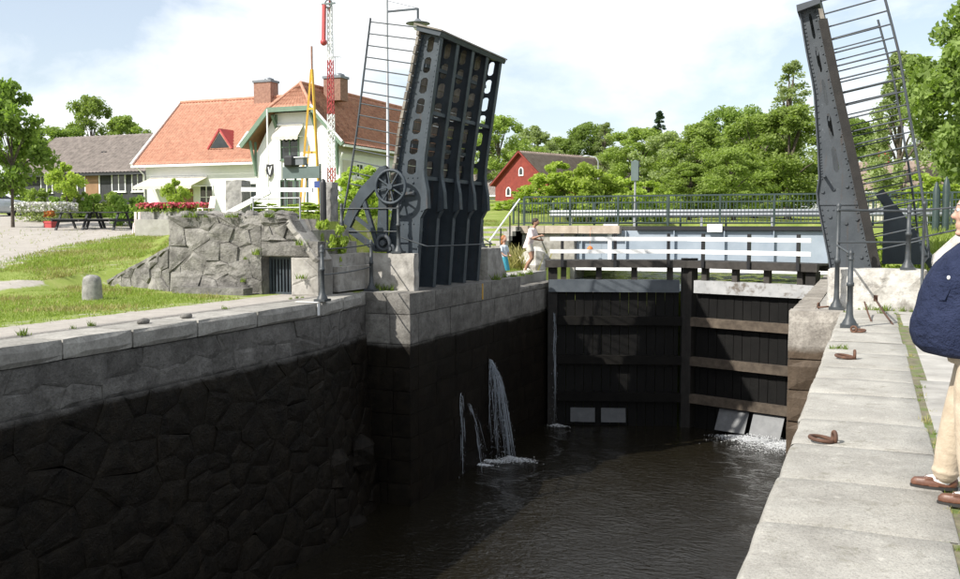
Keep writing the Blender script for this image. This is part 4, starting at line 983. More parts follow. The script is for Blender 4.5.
def window(parent, x0, x1, z0, z1, Y, nx=2, nz=2, frame='white', ax='y', name='window', sgn=-1):
    """framed window on a wall facing -Y (ax='y') or +X (ax='x'; x0,x1 are then y)"""
    def B(b, a0, a1, d0, d1, c0, c1):
        if ax == 'y': b.box(a0,a1,Y+sgn*d1,Y+sgn*d0,c0,c1)
        else: b.box(Y+d0,Y+d1,a0,a1,c0,c1)
    f = .07; b = MB(); B(b, x0,x1,.0,.06,z0,z0+f); B(b, x0,x1,.0,.06,z1-f,z1); B(b, x0,x0+f,.0,.06,z0+f,z1-f); B(b, x1-f,x1,.0,.06,z0+f,z1-f)
    w = obj(name, b, M[frame], parent)
    b = MB(); B(b, x0+f,x1-f,.005,.02,z0+f,z1-f); obj('pane', b, M['glass'], w)
    b = MB()
    for i in range(1, nx): x = x0+(x1-x0)*i/nx; B(b, x-.03,x+.03,.02,.05,z0+f,z1-f)
    for i in range(1, nz):
        z = z0+(z1-z0)*i/nz
        for j in range(nx): xa, xb = x0+(x1-x0)*j/nx+.032, x0+(x1-x0)*(j+1)/nx-.032; B(b, max(xa,x0+f), min(xb,x1-f),.02,.045,z-.02,z+.02)
    if b.v: obj('mullion', b, M[frame], w)
    b = MB(); B(b, x0-.05,x1+.05,.0,.10,z0-.05,z0-.002); obj('sill', b, M[frame], w)
    return w

# --- white house with red tiled roofs
WH = thing('white_house', 'white rendered house with red clay tile roofs, green-trimmed gable and brick chimneys', 'house', (-34, 48, 1.6))
zb = 1.55
b_ = MB(); b_.box(-41.25,-32.3,46.3,54.2,zb,5.06); obj('wall', b_, M['whitewall'], WH)
b_ = MB(); b_.prism([(46.3,5.06),(54.2,5.06),(50.25,9.1)], -41.25, -41.0, 'x'); obj('gable_wall', b_, M['whitewall'], WH)
gx0, gx1 = -32.25, -26.85; gc = (gx0+gx1)/2
b_ = MB(); b_.prism([(gx0,zb),(gx1,zb),(gx1,5.45),(gc+1.35,7.75),(gc-1.35,7.75),(gx0,5.45)], 45.0, 60.0); obj('gable_wall', b_, M['whitewall'], WH)
# main roof
ry, rz_ = 50.25, 9.42
E0, E1, T0, T1 = (-41.75,45.75,5.16), (-32.0,45.75,5.16), (-41.75,ry,rz_), (-29.6,ry,rz_)
rf = MB(); slab_quad(rf, (E0, E1, T1, T0), .14); slab_quad(rf, ((-41.75,54.75,5.16),(-29.6,54.75,5.16),T1,T0), .14); roof1 = obj('roof', rf, M['white'], WH)
tiles(roof1, M['tile'], E0, E1, T1, T0)
b_ = MB(); b_.box(-41.8,-32.6,45.62,45.76,5.02,5.14); obj('gutter', b_, M['white'], roof1)
b_ = MB(); b_.bar((-41.8,45.7,5.16), (-41.8,ry,rz_+.02), .14, .24); obj('verge_board', b_, M['white'], roof1)
b_ = MB(); b_.tube([(-41.8,ry,rz_+.06),(-29.6,ry,rz_+.06)], .11, 8); obj('ridge_cap', b_, M['tile'], roof1)
# wing roof along the canal direction with clipped gable
er, el = gx1+.62, gx0-.55; vy = 44.4; ez = 5.58; az = 9.36; hx = 1.38; hz = 7.92
def on(x): return az-(abs(x-gc))*(az-hz)/hx
ez = on(er)
rf = MB()
slab_quad(rf, ((er,vy,ez),(er,60.5,ez),(gc,60.5,az),(gc,45.5,az)), .001) if False else None
rf.add([(er,vy,ez),(er,60.5,ez),(gc,60.5,az),(gc,45.5,az),(gc+hx,vy,hz)], [(0,1,2,3,4)]); rf.add([(er,vy,ez-.14),(er,60.5,ez-.14),(gc,60.5,az-.14),(gc,45.5,az-.14),(gc+hx,vy,hz-.14)], [(4,3,2,1,0)])
rf.add([(el,vy,on(el)),(el,52,on(el)),(gc,60.5,az),(gc,45.5,az),(gc-hx,vy,hz)], [(4,3,2,1,0)]); rf.add([(el,vy,on(el)-.14),(el,52,on(el)-.14),(gc,60.5,az-.14),(gc,45.5,az-.14),(gc-hx,vy,hz-.14)], [(0,1,2,3,4)])
rf.add([(gc-hx,vy,hz-.12),(gc+hx,vy,hz-.12),(gc,45.5,az-.13)], [(0,1,2)])
roof2 = obj('roof', rf, M['door'], WH)
tiles(roof2, M['tiledark'], (er,45.5,ez), (er,60.5,ez), (gc,60.5,az), (gc,45.5,az))
tiles(roof2, M['tiledark'], (er,vy,ez), (er,45.5,ez), (gc,45.5,az), (gc+hx,vy,hz))
tiles(roof2, M['tile'], (gc-hx,vy,hz), (gc+hx,vy,hz), (gc,45.5,az), (gc,45.5,az))
tiles(roof2, M['tile'], (el,vy,on(el)), (el,45.5,on(el)), (gc,45.5,az), (gc-hx,vy,hz))
tiles(roof2, M['tile'], (el,45.5,on(el)), (el,51,on(el)), (gc,51,az), (gc,45.5,az))
for (p, q) in (((el,vy-.03,on(el)-.05),(gc-hx,vy-.03,hz-.05)), ((er,vy-.03,ez-.05),(gc+hx,vy-.03,hz-.05)), ((gc-hx-.05,vy-.05,hz-.06),(gc+hx+.05,vy-.05,hz-.06))):
    b_ = MB(); b_.bar(p, q, .10, .26); obj('verge_board', b_, M['green'], roof2)
b_ = MB(); b_.bar((er+.02,vy-.1,ez+.10), (gc+hx+.02,vy-.1,hz+.10), .06, .10); obj('verge_trim', b_, M['white'], roof2)
b_ = MB(); b_.box(er-.02,er+.10,vy,60.5,ez-.16,ez-.04); obj('gutter', b_, M['white'], roof2)
b_ = MB(); b_.tube([(gc,45.5,az+.06),(gc,60.5,az+.06)], .11, 8); obj('ridge_cap', b_, M['tiledark'], roof2)
for s in (-1, 1):
    b_ = MB(); b_.tube([(gc,45.5,az+.05),(gc+s*hx,vy,hz+.05)], .09, 8); obj('ridge_cap', b_, M['tile'], roof2)
    xw = gx0 if s < 0 else gx1
    b_ = MB(); b_.bar((xw-s*.05,44.97,4.4), (xw-s*.05+s*.1,44.55,on(xw)-.3), .12, .12); b_.bar((xw-s*.05,44.94,4.3), (xw-s*.05,44.94,on(xw)-.35), .12, .1); obj('eave_bracket', b_, M['green'], WH)
    b_ = MB(); xb = gc+s*1.25; b_.bar((xb,44.97,6.9), (xb,44.55,7.6), .12, .12); b_.bar((xb,44.94,6.75), (xb,44.94,7.65), .12, .1); obj('eave_bracket', b_, M['green'], WH)
# chimneys
for (x, y, z0, z1, w, hst) in ((-35.15,50.25,8.9,10.35,.62,roof1),(-28.55,47.6,8.6,9.85,.55,roof2)):
    b_ = MB(); b_.box(x-w,x+w,y-.42,y+.42,z0,z1); c = obj('chimney', b_, M['brick'], hst)
    b_ = MB(); b_.box(x-w-.06,x+w+.06,y-.48,y+.48,z1,z1+.14); obj('chimney_cap', b_, M['guard'], c)
    b_ = MB(); b_.lathe((x+.25,y,z1+.14), [(.3,0),(.3,.1),(.05,.2)], 10); obj('cowl', b_, M['guard'], c)
# small triangular dormer
zd = 6.05; yd = 46.69; xd = -35.9
dm = MB(); dm.add([(xd-.85,yd-.12,zd),(xd+.85,yd-.12,zd),(xd,yd-.12,zd+1.15),(xd,yd+1.25,zd+1.15),(xd-.85,yd+.1,zd),(xd+.85,yd+.1,zd)], [(0,1,2),(0,2,3,4),(1,5,3,2)]); dorm = obj('dormer', dm, M['tiledark'], roof1)
b_ = MB(); b_.bar((xd-.88,yd-.14,zd),(xd,yd-.14,zd+1.17), .06, .10); b_.bar((xd+.88,yd-.14,zd),(xd,yd-.14,zd+1.17), .06, .10); obj('dormer_trim', b_, M['redpaint'], dorm)
b_ = MB(); b_.add([(xd+.9,yd-.1,zd+.03),(xd+.9,yd+.12,zd+.03),(xd+.03,yd+1.25,zd+1.2),(xd+.03,yd-.1,zd+1.2)], [(0,1,2,3)]); obj('dormer_sheet', b_, M['redpaint'], dorm)
b_ = MB(); b_.add([(xd-.68,yd-.14,zd+.06),(xd+.68,yd-.14,zd+.06),(xd,yd-.14,zd+.95)], [(0,1,2)]); obj('pane', b_, M['glass'], dorm)
b_ = MB(); b_.bar((xd+1.3,yd-.05,zd+.05), (xd+1.3,yd+1.0,zd+1.05), .28, .10); obj('flashing', b_, M['white'], dorm)
# windows, awnings, door, downpipe
window(WH, -30.55,-29.35,5.15,6.55,45.0,2,2,'green')
window(WH, -30.6,-29.3,2.5,4.05,45.0,3,3,'green')
window(WH, -35.2,-34.2,2.3,4.0,46.3,2,2,'white'); window(WH, -33.6,-32.8,2.3,4.0,46.3,1,2,'white'); window(WH, -37.2,-36.2,2.5,3.9,46.3,2,2,'white')
b_ = MB(); b_.box(-38.6,-37.7,46.24,46.298,1.6,3.7); d_ = obj('door', b_, M['door'], WH); b_ = MB(); b_.ball((-37.8,46.2,2.65), .045, 8, 6); obj('handle', b_, M['galv'], d_)
for z, (y0, y1) in ((4.55,(46.8,47.6)),(4.55,(50.4,51.2)),(4.55,(54,54.8))): window(WH, y0,y1,z-.35,z+.45,gx1,2,1,'white','x')
def awning(x0, x1, Y, z, out, drop, parent, n):
    b = MB(); b.add([(x0,Y,z),(x1,Y,z),(x1,Y-out,z-drop),(x0,Y-out,z-drop),(x0,Y,z-.03),(x1,Y,z-.03),(x1,Y-out,z-drop-.03),(x0,Y-out,z-drop-.03)], [(0,1,2,3),(7,6,5,4),(0,3,7,4),(1,5,6,2),(3,2,6,7)])
    w = (x1-x0)/n
    for i in range(n): xx = x0+w*i; b.add([(xx,Y-out,z-drop),(xx+w,Y-out,z-drop),(xx+w,Y-out-.01,z-drop-.16),(xx+w*.5,Y-out-.01,z-drop-.22),(xx,Y-out-.01,z-drop-.16)], [(0,1,2,3,4)])
    a_ = obj('awning', b, M['canvas'], parent); b = MB(); b.tube([(x0,Y-.02,z+.04),(x1,Y-.02,z+.04)], .06, 8); obj('awning_roll', b, M['white'], a_)
    for x in (x0+.06, x1-.06): b = MB(); b.tube([(x,Y,z-drop),(x,Y-out,z-drop-.02)], .02, 6); obj('awning_arm', b, M['white'], a_)
awning(-40.9,-36.6,46.29,4.40,1.5,.55,WH,14)
awning(-30.75,-29.05,44.99,7.05,.6,.65,WH,6)
b_ = MB(); b_.tube([(-30.95,44.32,7.9),(-30.95,44.32,1.8)], .05, 8); obj('downpipe', b_, M['white'], WH)
b_ = MB(); b_.tube([(-41.45,45.72,5.05),(-41.3,46.2,4.6),(-41.3,46.2,1.6)], .05, 8); obj('downpipe', b_, M['white'], WH)
b_ = MB(); b_.tube([(gx1+.3,44.9,5.45),(gx1+.08,44.95,5.0),(gx1+.08,44.95,1.6)], .05, 8); obj('downpipe', b_, M['white'], WH)
b_ = MB(); b_.box(gx1,gx1+.04,45.4,46.3,4.3,5.1); obj('wall_sign', b_, M['canvas'], WH)
b_ = MB(); b_.tube([(-28.75,47.9,9.2),(-28.75,47.9,11.2)], .02, 6); b_.bar((-29.1,47.9,11.15),(-28.4,47.9,11.2), .02, .05)
for k in range(4): b_.tube([(-29.05+k*.18,47.65,11.15),(-29.05+k*.18,48.15,11.15)], .012, 5)
obj('antenna', b_, M['galv'], WH)
def shield(x, z, Y, col, mark, label):
    t_ = thing('shield_sign', label, 'sign', (x, Y, z))
    pts = [(-.22,.34),(0,.30),(.22,.34),(.25,0),(.17,-.22),(0,-.38),(-.17,-.22),(-.25,0)]
    b = MB(); b.prism([(x+a, z+c) for a, c in pts], Y-.04, Y); obj('board', b, M[col], t_)
    b = MB(); b.prism([(x-.13,z+.18),(x-.05,z+.18),(x,z-.06),(x+.10,z+.22),(x+.15,z+.22),(x+.02,z-.24),(x-.03,z-.24)], Y-.055, Y-.045); obj('mark', b, M[mark], t_)
shield(-30.72, 4.55, 44.2, 'black', 'white', 'black shield sign with a white tick-like mark beside the white downpipe')
shield(-31.35, 4.45, 44.9, 'canvas', 'signgreen', 'pale shield sign with a dark mark on the gable wall, left of the downpipe')

# --- dark timber house at far left
def simple_house(name, label, x0, x1, y0, y1, zb, ze, zr, wall, roofm, trim, wins, doors=(), ov=.5):
    t_ = thing(name, label, 'house', ((x0+x1)/2, (y0+y1)/2, zb))
    ym = (y0+y1)/2; b = MB(); b.prism([(y0,zb-1),(y1,zb-1),(y1,ze),(ym,zr-.15),(y0,ze)], x0, x1, 'x'); obj('wall', b, M[wall], t_)
    sl = (zr-ze)/(ym-y0); rf = MB(); e = ze-ov*sl
    slab_quad(rf, ((x0-ov,y0-ov,e+.12),(x1+ov,y0-ov,e+.12),(x1+ov,ym,zr+.12),(x0-ov,ym,zr+.12)), .12); slab_quad(rf, ((x0-ov,y1+ov,e+.12),(x1+ov,y1+ov,e+.12),(x1+ov,ym,zr+.12),(x0-ov,ym,zr+.12)), .12)
    r = obj('roof', rf, M[trim], t_); tiles(r, M[roofm], (x0-ov,y0-ov,e+.12), (x1+ov,y0-ov,e+.12), (x1+ov,ym,zr+.12), (x0-ov,ym,zr+.12), per=.3, rowh=.4)
    b = MB(); b.box(x0-ov,x1+ov,y0-ov-.06,y0-ov,e-.06,e+.08); obj('fascia', b, M[trim], r)
    for w in wins: window(t_, w[0], w[1], w[2], w[3], y0, 2, 1, 'white')
    for (a, c, z0, z1) in doors:
        b = MB(); b.box(a-.1,c+.1,y0-.05,y0-.002,z0,z1+.1); f = obj('door_frame', b, M['white'], t_); b = MB(); b.box(a,c,y0-.07,y0-.052,z0,z1); obj('door', b, M['door'], f)
    return t_, r
p0, p1 = atY(40,180,50), atY(142,180,50)
DHz = 3.0
DH, dr = simple_house('timber_house', 'long low black timber house with grey-brown tiled roof and white windows', p0.x-2, p1.x+1.2, 50.0, 58.0, DHz, 5.25, 7.9, 'darkwood', 'greytile', 'darkwood',
    [(atY(a,180,50).x, atY(c,180,50).x, 3.75, 5.0) for a, c in ((41,53),(63,78),(112,126),(132,144))], [(atY(86,180,50).x, atY(99,180,50).x, 3.2, 5.0)])
b_ = MB(); q = atY(106,158,52); b_.box(q.x-.22,q.x+.22,51.8,52.2,q.z-.5,q.z+.45); obj('roof_vent', b_, M['black'], dr)

# --- red barn
BN = thing('red_barn', 'dark red timber barn with brown roof and white gable windows beyond the road', 'house', (-26, 76, 2.5))
def BR(x, y): a = R(-22); return (-26.9+x*math.cos(a)-y*math.sin(a), 74+x*math.sin(a)+y*math.cos(a))
hw, ln, ze, zr = 2.9, 9.5, 5.05, 7.5
def B3(x, y, z): u = BR(x, y); return (u[0], u[1], z)
b_ = MB(); b_.add([B3(-hw,0,1.2),B3(hw,0,1.2),B3(hw,0,ze),B3(0,0,zr-.1),B3(-hw,0,ze),B3(-hw,ln,1.2),B3(hw,ln,1.2),B3(hw,ln,ze),B3(0,ln,zr-.1),B3(-hw,ln,ze)], [(0,1,2,3,4),(9,8,7,6,5),(1,6,7,2),(5,0,4,9)]); obj('wall', b_, M['redwood'], BN)
rf = MB(); o_ = .35; sl = (zr-ze)/hw
slab_quad(rf, (B3(hw+o_,-o_,ze-o_*sl+.1),B3(hw+o_,ln+o_,ze-o_*sl+.1),B3(0,ln+o_,zr+.1),B3(0,-o_,zr+.1)), .1); slab_quad(rf, (B3(-hw-o_,-o_,ze-o_*sl+.1),B3(-hw-o_,ln+o_,ze-o_*sl+.1),B3(0,ln+o_,zr+.1),B3(0,-o_,zr+.1)), .1)
r = obj('roof', rf, M['redwood'], BN)
tiles(r, M['browntile'], B3(hw+o_,-o_,ze-o_*sl+.1), B3(hw+o_,ln+o_,ze-o_*sl+.1), B3(0,ln+o_,zr+.1), B3(0,-o_,zr+.1), per=.3, rowh=.4)
tiles(r, M['browntile'], B3(-hw-o_,-o_,ze-o_*sl+.1), B3(-hw-o_,ln+o_,ze-o_*sl+.1), B3(0,ln+o_,zr+.1), B3(0,-o_,zr+.1), per=.3, rowh=.4)
def arched(x, z, w, h):
    b = MB(); pts = [(-w,0),(w,0),(w,h*.7),(w*.6,h*.95),(0,h*1.05),(-w*.6,h*.95),(-w,h*.7)]
    b.add([B3(x+a,-.06,z+c) for a, c in pts]+[B3(x+a,-.002,z+c) for a, c in pts], [tuple(range(7))]+[(i, (i+1) % 7, 7+(i+1) % 7, 7+i) for i in range(7)]); f = obj('window', b, M['white'], BN)
    b = MB(); b.add([B3(x+a*.62,-.07,z+.1+c*.78) for a, c in pts], [tuple(range(7))]); obj('pane', b, M['glass'], f)
arched(-1.35, 3.9, .28, .75); arched(.05, 5.55, .26, .7); arched(1.6, 3.9, .28, .75)
b_ = MB(); b_.add([B3(-.2,-.06,1.2),B3(.9,-.06,1.2),B3(.9,-.06,3.1),B3(-.2,-.06,3.1),B3(-.2,-.01,1.2),B3(.9,-.01,1.2),B3(.9,-.01,3.1),B3(-.2,-.01,3.1)], [(0,1,2,3),(0,4,5,1),(1,5,6,2),(2,6,7,3),(3,7,4,0)]); obj('door', b_, M['white'], BN)
# far houses glimpsed through trees
simple_house('far_house', 'pale far house roof glimpsed behind the raised multi-girder leaf', -37.5,-28,86,94,2.5,4.6,7.0,'whitewall','greytile','white',[(-33,-32,3.2,4.3)])
q = atD(868,165,62)
fh, fr = simple_house('far_house', 'far house with red chimney seen through the right leaf railing', q.x-.6,q.x+4.2,q.y,q.y+6,1.6,3.9,5.7,'canvas','browntile','white',[(q.x-1,q.x,2.6,3.6)])
b_ = MB(); b_.box(q.x+.6,q.x+1.3,q.y+2.6,q.y+3.3,5.4,6.6); obj('chimney', b_, M['redpaint'], fr)
simple_house('garden_shed', 'small dark-roofed shed half hidden among shrubs right of the red barn', -20.6,-17.2,77,80,2.0,4.7,5.8,'whitewall','greytile','darkwood',[])

# ------------------------------------------------------------------ masts and signals on the left
LM = thing('lattice_mast', 'slender red and white lattice signal mast with a drooping semaphore arm', 'mast', (-20.03, 33, gz(-20.03,33)))
z0 = gz(-20.03,33); top = 10.2; segs = 12; xm, ym = -20.03, 33.0
bands = ['redpaint','redpaint','redpaint','white','white','white','redpaint','redpaint','redpaint','white','white','white']
for i in range(segs):
    za, zb_ = z0+(top-z0)*i/segs, z0+(top-z0)*(i+1)/segs; w0, w1 = .12-.05*i/segs, .12-.05*(i+1)/segs; b_ = MB()
    C0 = [(xm+sx*w0, ym+sy*w0, za) for sx, sy in ((-1,-1),(1,-1),(1,1),(-1,1))]; C1 = [(xm+sx*w1, ym+sy*w1, zb_) for sx, sy in ((-1,-1),(1,-1),(1,1),(-1,1))]
    for k in range(4):
        b_.bar(C0[k], C1[k], .032, .032)
        nn = 3
        for j in range(nn):
            a = Vector(C0[k]).lerp(Vector(C1[k]), j/nn); c = Vector(C0[(k+1) % 4]).lerp(Vector(C1[(k+1) % 4]), (j+1)/nn); b_.bar(a, c, .022, .022)
    obj('mast_section', b_, M[bands[i]], LM)
b_ = MB(); b_.tube([(xm,ym,top-.3),(xm,ym,top+1.2)], .04, 6); obj('mast_top', b_, M['redpaint'], LM)
b_ = MB(); b_.bar((xm-.05,ym-.2,10.75),(xm+.95,ym-.2,10.30+.85), .03, .12); obj('semaphore_arm', b_, M['white'], LM)
b_ = MB(); b_.bar((xm-.12,ym-.22,10.2),(xm-.16,ym-.22,8.8), .12, .12); b_.ball((xm-.16,ym-.22,8.75), .14, 8, 6); obj('semaphore_arm', b_, M['redpaint'], LM)
b_ = MB(); b_.bar((xm-.3,ym-.1,10.25),(xm+.3,ym-.1,10.25), .06, .06); b_.torus((xm,ym-.1,10.25), (0,1,0), .16, .03, 10, 5); obj('pulley', b_, M['signgreen'], LM)
YM = thing('signal_tripod', 'tall slim yellow painted three-legged signal frame before the white gable', 'mast', (-24.1, 38, gz(-24.1,38)))
zb2 = gz(-24.1,38)-.05
for dx, dy in ((-.62,-.3),(.55,-.3),(0,.6)):
    b_ = MB(); b_.bar((-24.05+dx,38+dy,zb2),(-24.05+dx*.05,38+dy*.05,8.7), .09, .09); obj('leg', b_, M['yellow'], YM)
for z, k in ((4.9,.5),(6.9,.28)): b_ = MB(); b_.bar((-24.05-.62*k,38-.3*k,z),(-24.05+.55*k,38-.3*k,z), .07, .10); obj('brace', b_, M['yellow'], YM)
b_ = MB(); b_.tube([(-24.05,38,8.4),(-24.05,38,9.75)], .05, 8); obj('pole', b_, M['brick'], YM)
b_ = MB(); b_.bar((-24.4,37.6,zb2+.1),(-24.05,37.7,5.2), .05, .05); obj('strut', b_, M['yellow'], YM)
# grey-green sign on posts with a spotlight
SB = thing('sign_board', 'wide grey-green sign board on slim posts in front of the gable', 'sign', (-22.6, 32.5, gz(-22.6,32.5)))
b_ = MB(); q0, q1 = atY(283,167,32.5), atY(320,178,32.5); b_.box(q0.x,q1.x,32.47,32.55,q1.z,q0.z); obj('board', b_, M['signgreen'], SB)
for f_ in (.02,.30,.62,.97): x = q0.x+(q1.x-q0.x)*f_; b_ = MB(); b_.tube([(x,32.6,gz(x,32.6)-.1),(x,32.6,q0.z+.1)], .045, 8); obj('post', b_, M['signgreen'], SB)
b_ = MB(); b_.box(q1.x-.22,q1.x+.02,32.42,32.468,q1.z-.38,q1.z-.12); obj('label_plate', b_, plain('blue_plate', (.03,.06,.22)), SB)
SL = thing('spotlight', 'black and white spotlight housing on top of the grey-green sign board', 'lamp', (q0.x+.5, 32.5, q0.z))
b_ = MB(); b_.lathe((q0.x+.42,32.5,q0.z), [(.30,0),(.34,.06),(.34,.36),(.26,.44)], 6, False); obj('housing', b_, M['black'], SL)
b_ = MB(); b_.box(q0.x+.62,q0.x+1.05,32.35,32.65,q0.z+.06,q0.z+.34); obj('projector', b_, M['guard'], SL)
b_ = MB(); b_.box(q0.x+.6,q0.x+1.12,32.3,32.7,q0.z+.345,q0.z+.38); obj('hood', b_, M['white'], SL)
# stone pillars with white barrier boom
for (px0, px1, py, lab) in ((223,247,180,'square granite gate pillar at the left end of the white boom'),(317,338,182,'square granite gate pillar at the right end of the white boom')):
    a, c = atY(px0,py,19.3), atY(px1,py,19.3)
    single('gate_pillar', rough_box(a.x+.04,c.x-.16,19.3,19.3+(c.x-a.x)*.55,1.66,a.z,.14,.012,int(px0)), M['granite'], lab, 'pillar', 'granite gate pillars')
BO = thing('barrier_boom', 'white painted barrier boom with a slanting brace between the granite pillars', 'barrier', (-13.3, 19.25, 1.7))
b_ = MB(); b_.bar((-14.2,19.24,2.44),(-12.2,19.24,2.40), .07, .10); obj('boom', b_, M['white'], BO)
b_ = MB(); b_.bar((-14.75,19.15,1.78),(-13.35,19.18,2.38), .07, .12); obj('brace', b_, M['white'], BO)
b_ = MB(); b_.box(-14.78,-14.66,19.1,19.2,1.66,1.85); obj('foot', b_, M['white'], BO)
m_ = MB(); a = atY(323.5,215,19.1); m_.lathe((a.x,19.1,1.68), [(.07,0),(.07,.86),(.05,.94),(.01,.97)], 10)
single('pipe_bollard', m_, M['black'], 'slim black round-topped post beside the right granite pillar', 'bollard')
GR = thing('pipe_railing', 'low grey pipe railing on the terrace behind the rubble wall', 'railing', (-13, 18.75, 1.7))
for z in (1.98,2.2): b_ = MB(); b_.tube([(-13.55,18.78,z),(-12.25,18.78,z)], .018, 6); obj('rail', b_, M['galv'], GR)
for x in (-13.55,-12.25): b_ = MB(); b_.tube([(x,18.78,1.66),(x,18.78,2.22)], .02, 6); obj('post', b_, M['galv'], GR)
# short steps from terrace to plinth
TS = thing('terrace_steps', 'few weathered steps between terrace and long grey plinth', 'steps', (-11.9, 19.6, .4))
for i in range(4): b_ = MB(); b_.box(-12.2+.02*i,-11.9+.22*(3-i),18.75,20.38,.05,.62+.28*i); obj('step', b_, M['concrete'], TS)
# lamp post with dish lamp
LP = thing('lamp_post', 'slim grey lamp post with a wide dish lamp behind the raised multi-girder leaf', 'street lamp', (-13.78, 26, 1.7))
b_ = MB(); b_.lathe((-13.78,26,1.68), [(.09,0),(.09,.5),(.05,.55),(.038,6.75)], 8); obj('pole', b_, M['galv'], LP)
b_ = MB(); b_.bar((-13.78,26,8.02),(-12.74,26,8.02), .04, .06); b_.tube([(-12.74,26,8.04),(-12.74,26,7.7)], .035, 6); b_.tube([(-13.78,26,8.35),(-12.74,26,8.04)], .008, 4); obj('arm', b_, M['leafpaint'], LP)
b_ = MB(); b_.lathe((-12.74,26,7.5), [(.07,.22),(.12,.16),(.36,.10),(.37,.08),(.18,.06)][::-1], 16); obj('lamp_shade', b_, M['guard'], LP)
b_ = MB(); b_.ball((-12.74,26,7.5), (.15,.15,.13), 10, 7); obj('lamp_globe', b_, M['white'], LP)
# traffic signal and far street lamp beyond the bridge
q = atD(635,195,44); z0 = gz(q.x,q.y)
TL = thing('traffic_signal', 'dark traffic signal head seen from behind on a grey pole beyond the railing', 'traffic light', (q.x,q.y,z0))
b_ = MB(); b_.tube([(q.x,q.y,z0-.1),(q.x,q.y,4.5)], .05, 8); obj('pole', b_, M['galv'], TL)
b_ = MB(); b_.box(q.x-.17,q.x+.17,q.y-.12,q.y+.1,3.6,4.5); b_.lathe((q.x,q.y,4.5), [(.12,0),(.05,.05)], 8); obj('signal_head', b_, M['signgreen'], TL)
for k in range(3): b_ = MB(); b_.box(q.x+.172,q.x+.26,q.y-.1,q.y+.08,3.68+k*.28,3.72+k*.28); obj('visor', b_, M['black'], TL)
q = atD(598,175,70)
SLm = thing('street_lamp', 'thin curved street lamp above the shrubs right of the red barn', 'street lamp', (q.x,q.y,1.8))
b_ = MB(); b_.tube([(q.x,q.y,1.5),(q.x,q.y,6.2),(q.x-.2,q.y,6.5),(q.x-.7,q.y,6.6)], .05, 6); obj('pole', b_, M['galv'], SLm); b_ = MB(); b_.ball((q.x-.9,q.y,6.6), (.32,.13,.09), 8, 6); obj('lamp_head', b_, M['galv'], SLm)
for i, (px, py, lab) in enumerate(((937,180,'dark slender post behind the right railing, left of its twin'),(947,175,'dark slender post behind the right railing, nearer the frame edge'))):
    q = atD(px,py,30); zg = gz(q.x,q.y); m_ = MB(); m_.lathe((q.x,q.y,zg-.05), [(.11,0),(.11,q.z-zg-.3),(.06,q.z-zg-.1),(.02,q.z-zg)], 8); single('signal_post', m_, M['railgreen'], lab, 'post')

# ------------------------------------------------------------------ vegetation
def leaf_cloud(centers, rads, nper, leaf, seed, droop=0.0, flat=.8, aspect=.62):
    r = np.random.default_rng(seed); C = np.repeat(np.array(centers), nper, 0); S = np.repeat(np.array(rads), nper)
    n = len(C); D = r.normal(size=(n, 3)); D /= np.linalg.norm(D, axis=1)[:, None]; D *= (r.random(n)**.45)[:, None]; D[:, 2] *= flat
    P = C+D*S[:, None]
    if droop: P[:, 2] -= droop*r.random(n)**2*S*2
    a = r.normal(size=(n, 3)); a /= np.linalg.norm(a, axis=1)[:, None]; b = r.normal(size=(n, 3)); b -= a*(a*b).sum(1)[:, None]; b /= np.linalg.norm(b, axis=1)[:, None]
    sz = leaf*r.uniform(.55, 1.35, n)[:, None]; a = a*sz; b = b*sz*aspect
    V = np.stack([P-a, P-b*.9, P+a, P+b*.9], 1).reshape(-1, 3); F = np.arange(4*n).reshape(-1, 4); return V, F
def make_tree(seed, H, Rc, base, ncl, nper, leaf, mat, bark='bark', shape='round', cr=.33, droop=0.0, trunk_r=None):
    """mesh pair (trunk with limbs, crown) standing at the origin"""
    r = random.Random(seed); tr = trunk_r or H*.018+.03
    cs = []; rs = []; ch = H-base
    ph = [r.uniform(0, 6.3) for _ in range(6)]
    for i in range(ncl):
        for _ in range(40):
            t = r.random(); ang = r.uniform(0, 2*math.pi)
            if shape == 'round': w = math.sin(math.pi*min(.97, (t*.92+.06)))**.62
            elif shape == 'cone': w = (1-t)**.8*1.0+.05
            elif shape == 'birch': w = math.sin(math.pi*min(.97, t*.8+.12))**.8*(1.05-.45*t)
            else: w = 1.0-.25*t
            w *= 1+.22*math.sin(2*ang+ph[0]+3*t)+.18*math.sin(3*ang+ph[1]-5*t)+.12*math.sin(9*t+ph[2])
            k = r.random()**.5
            if k > .42: break
        cs.append((Rc*w*k*math.cos(ang), Rc*w*k*math.sin(ang), base+ch*t)); rs.append(Rc*cr*r.uniform(.6, 1.25)*(.6 if shape == 'cone' else 1)*(1-.35*t))
    V, F = leaf_cloud(cs, rs, nper, leaf, seed, droop)
    crown = fastmesh('crown', V, F, M[mat])
    b = MB(); lean = [r.uniform(-.03, .03)*H for _ in range(2)]
    pts = [(0,0,-.3),(lean[0]*.2,lean[1]*.2,base*.6+.2),(lean[0]*.6,lean[1]*.6,base+ch*.35),(lean[0],lean[1],base+ch*.8)]
    b.tube(pts, [tr*1.3,tr,tr*.62,tr*.15], 8)
    for i in range(0, ncl, max(1, ncl//14)):
        c = cs[i]; t0 = max(.15, min(.75, (c[2]-base)/ch*.7)); z = base*.8+ch*t0*.75
        q = Vector((lean[0]*.5, lean[1]*.5, min(z, c[2]-.1))); e = Vector(c); m = q.lerp(e, .5)+Vector((0,0,.06*H*.5)); b.tube([q, m, e], [tr*.42,tr*.26,tr*.06], 5)
    trunk = b.mesh('trunk'); trunk.materials.append(M[bark]); return trunk, crown
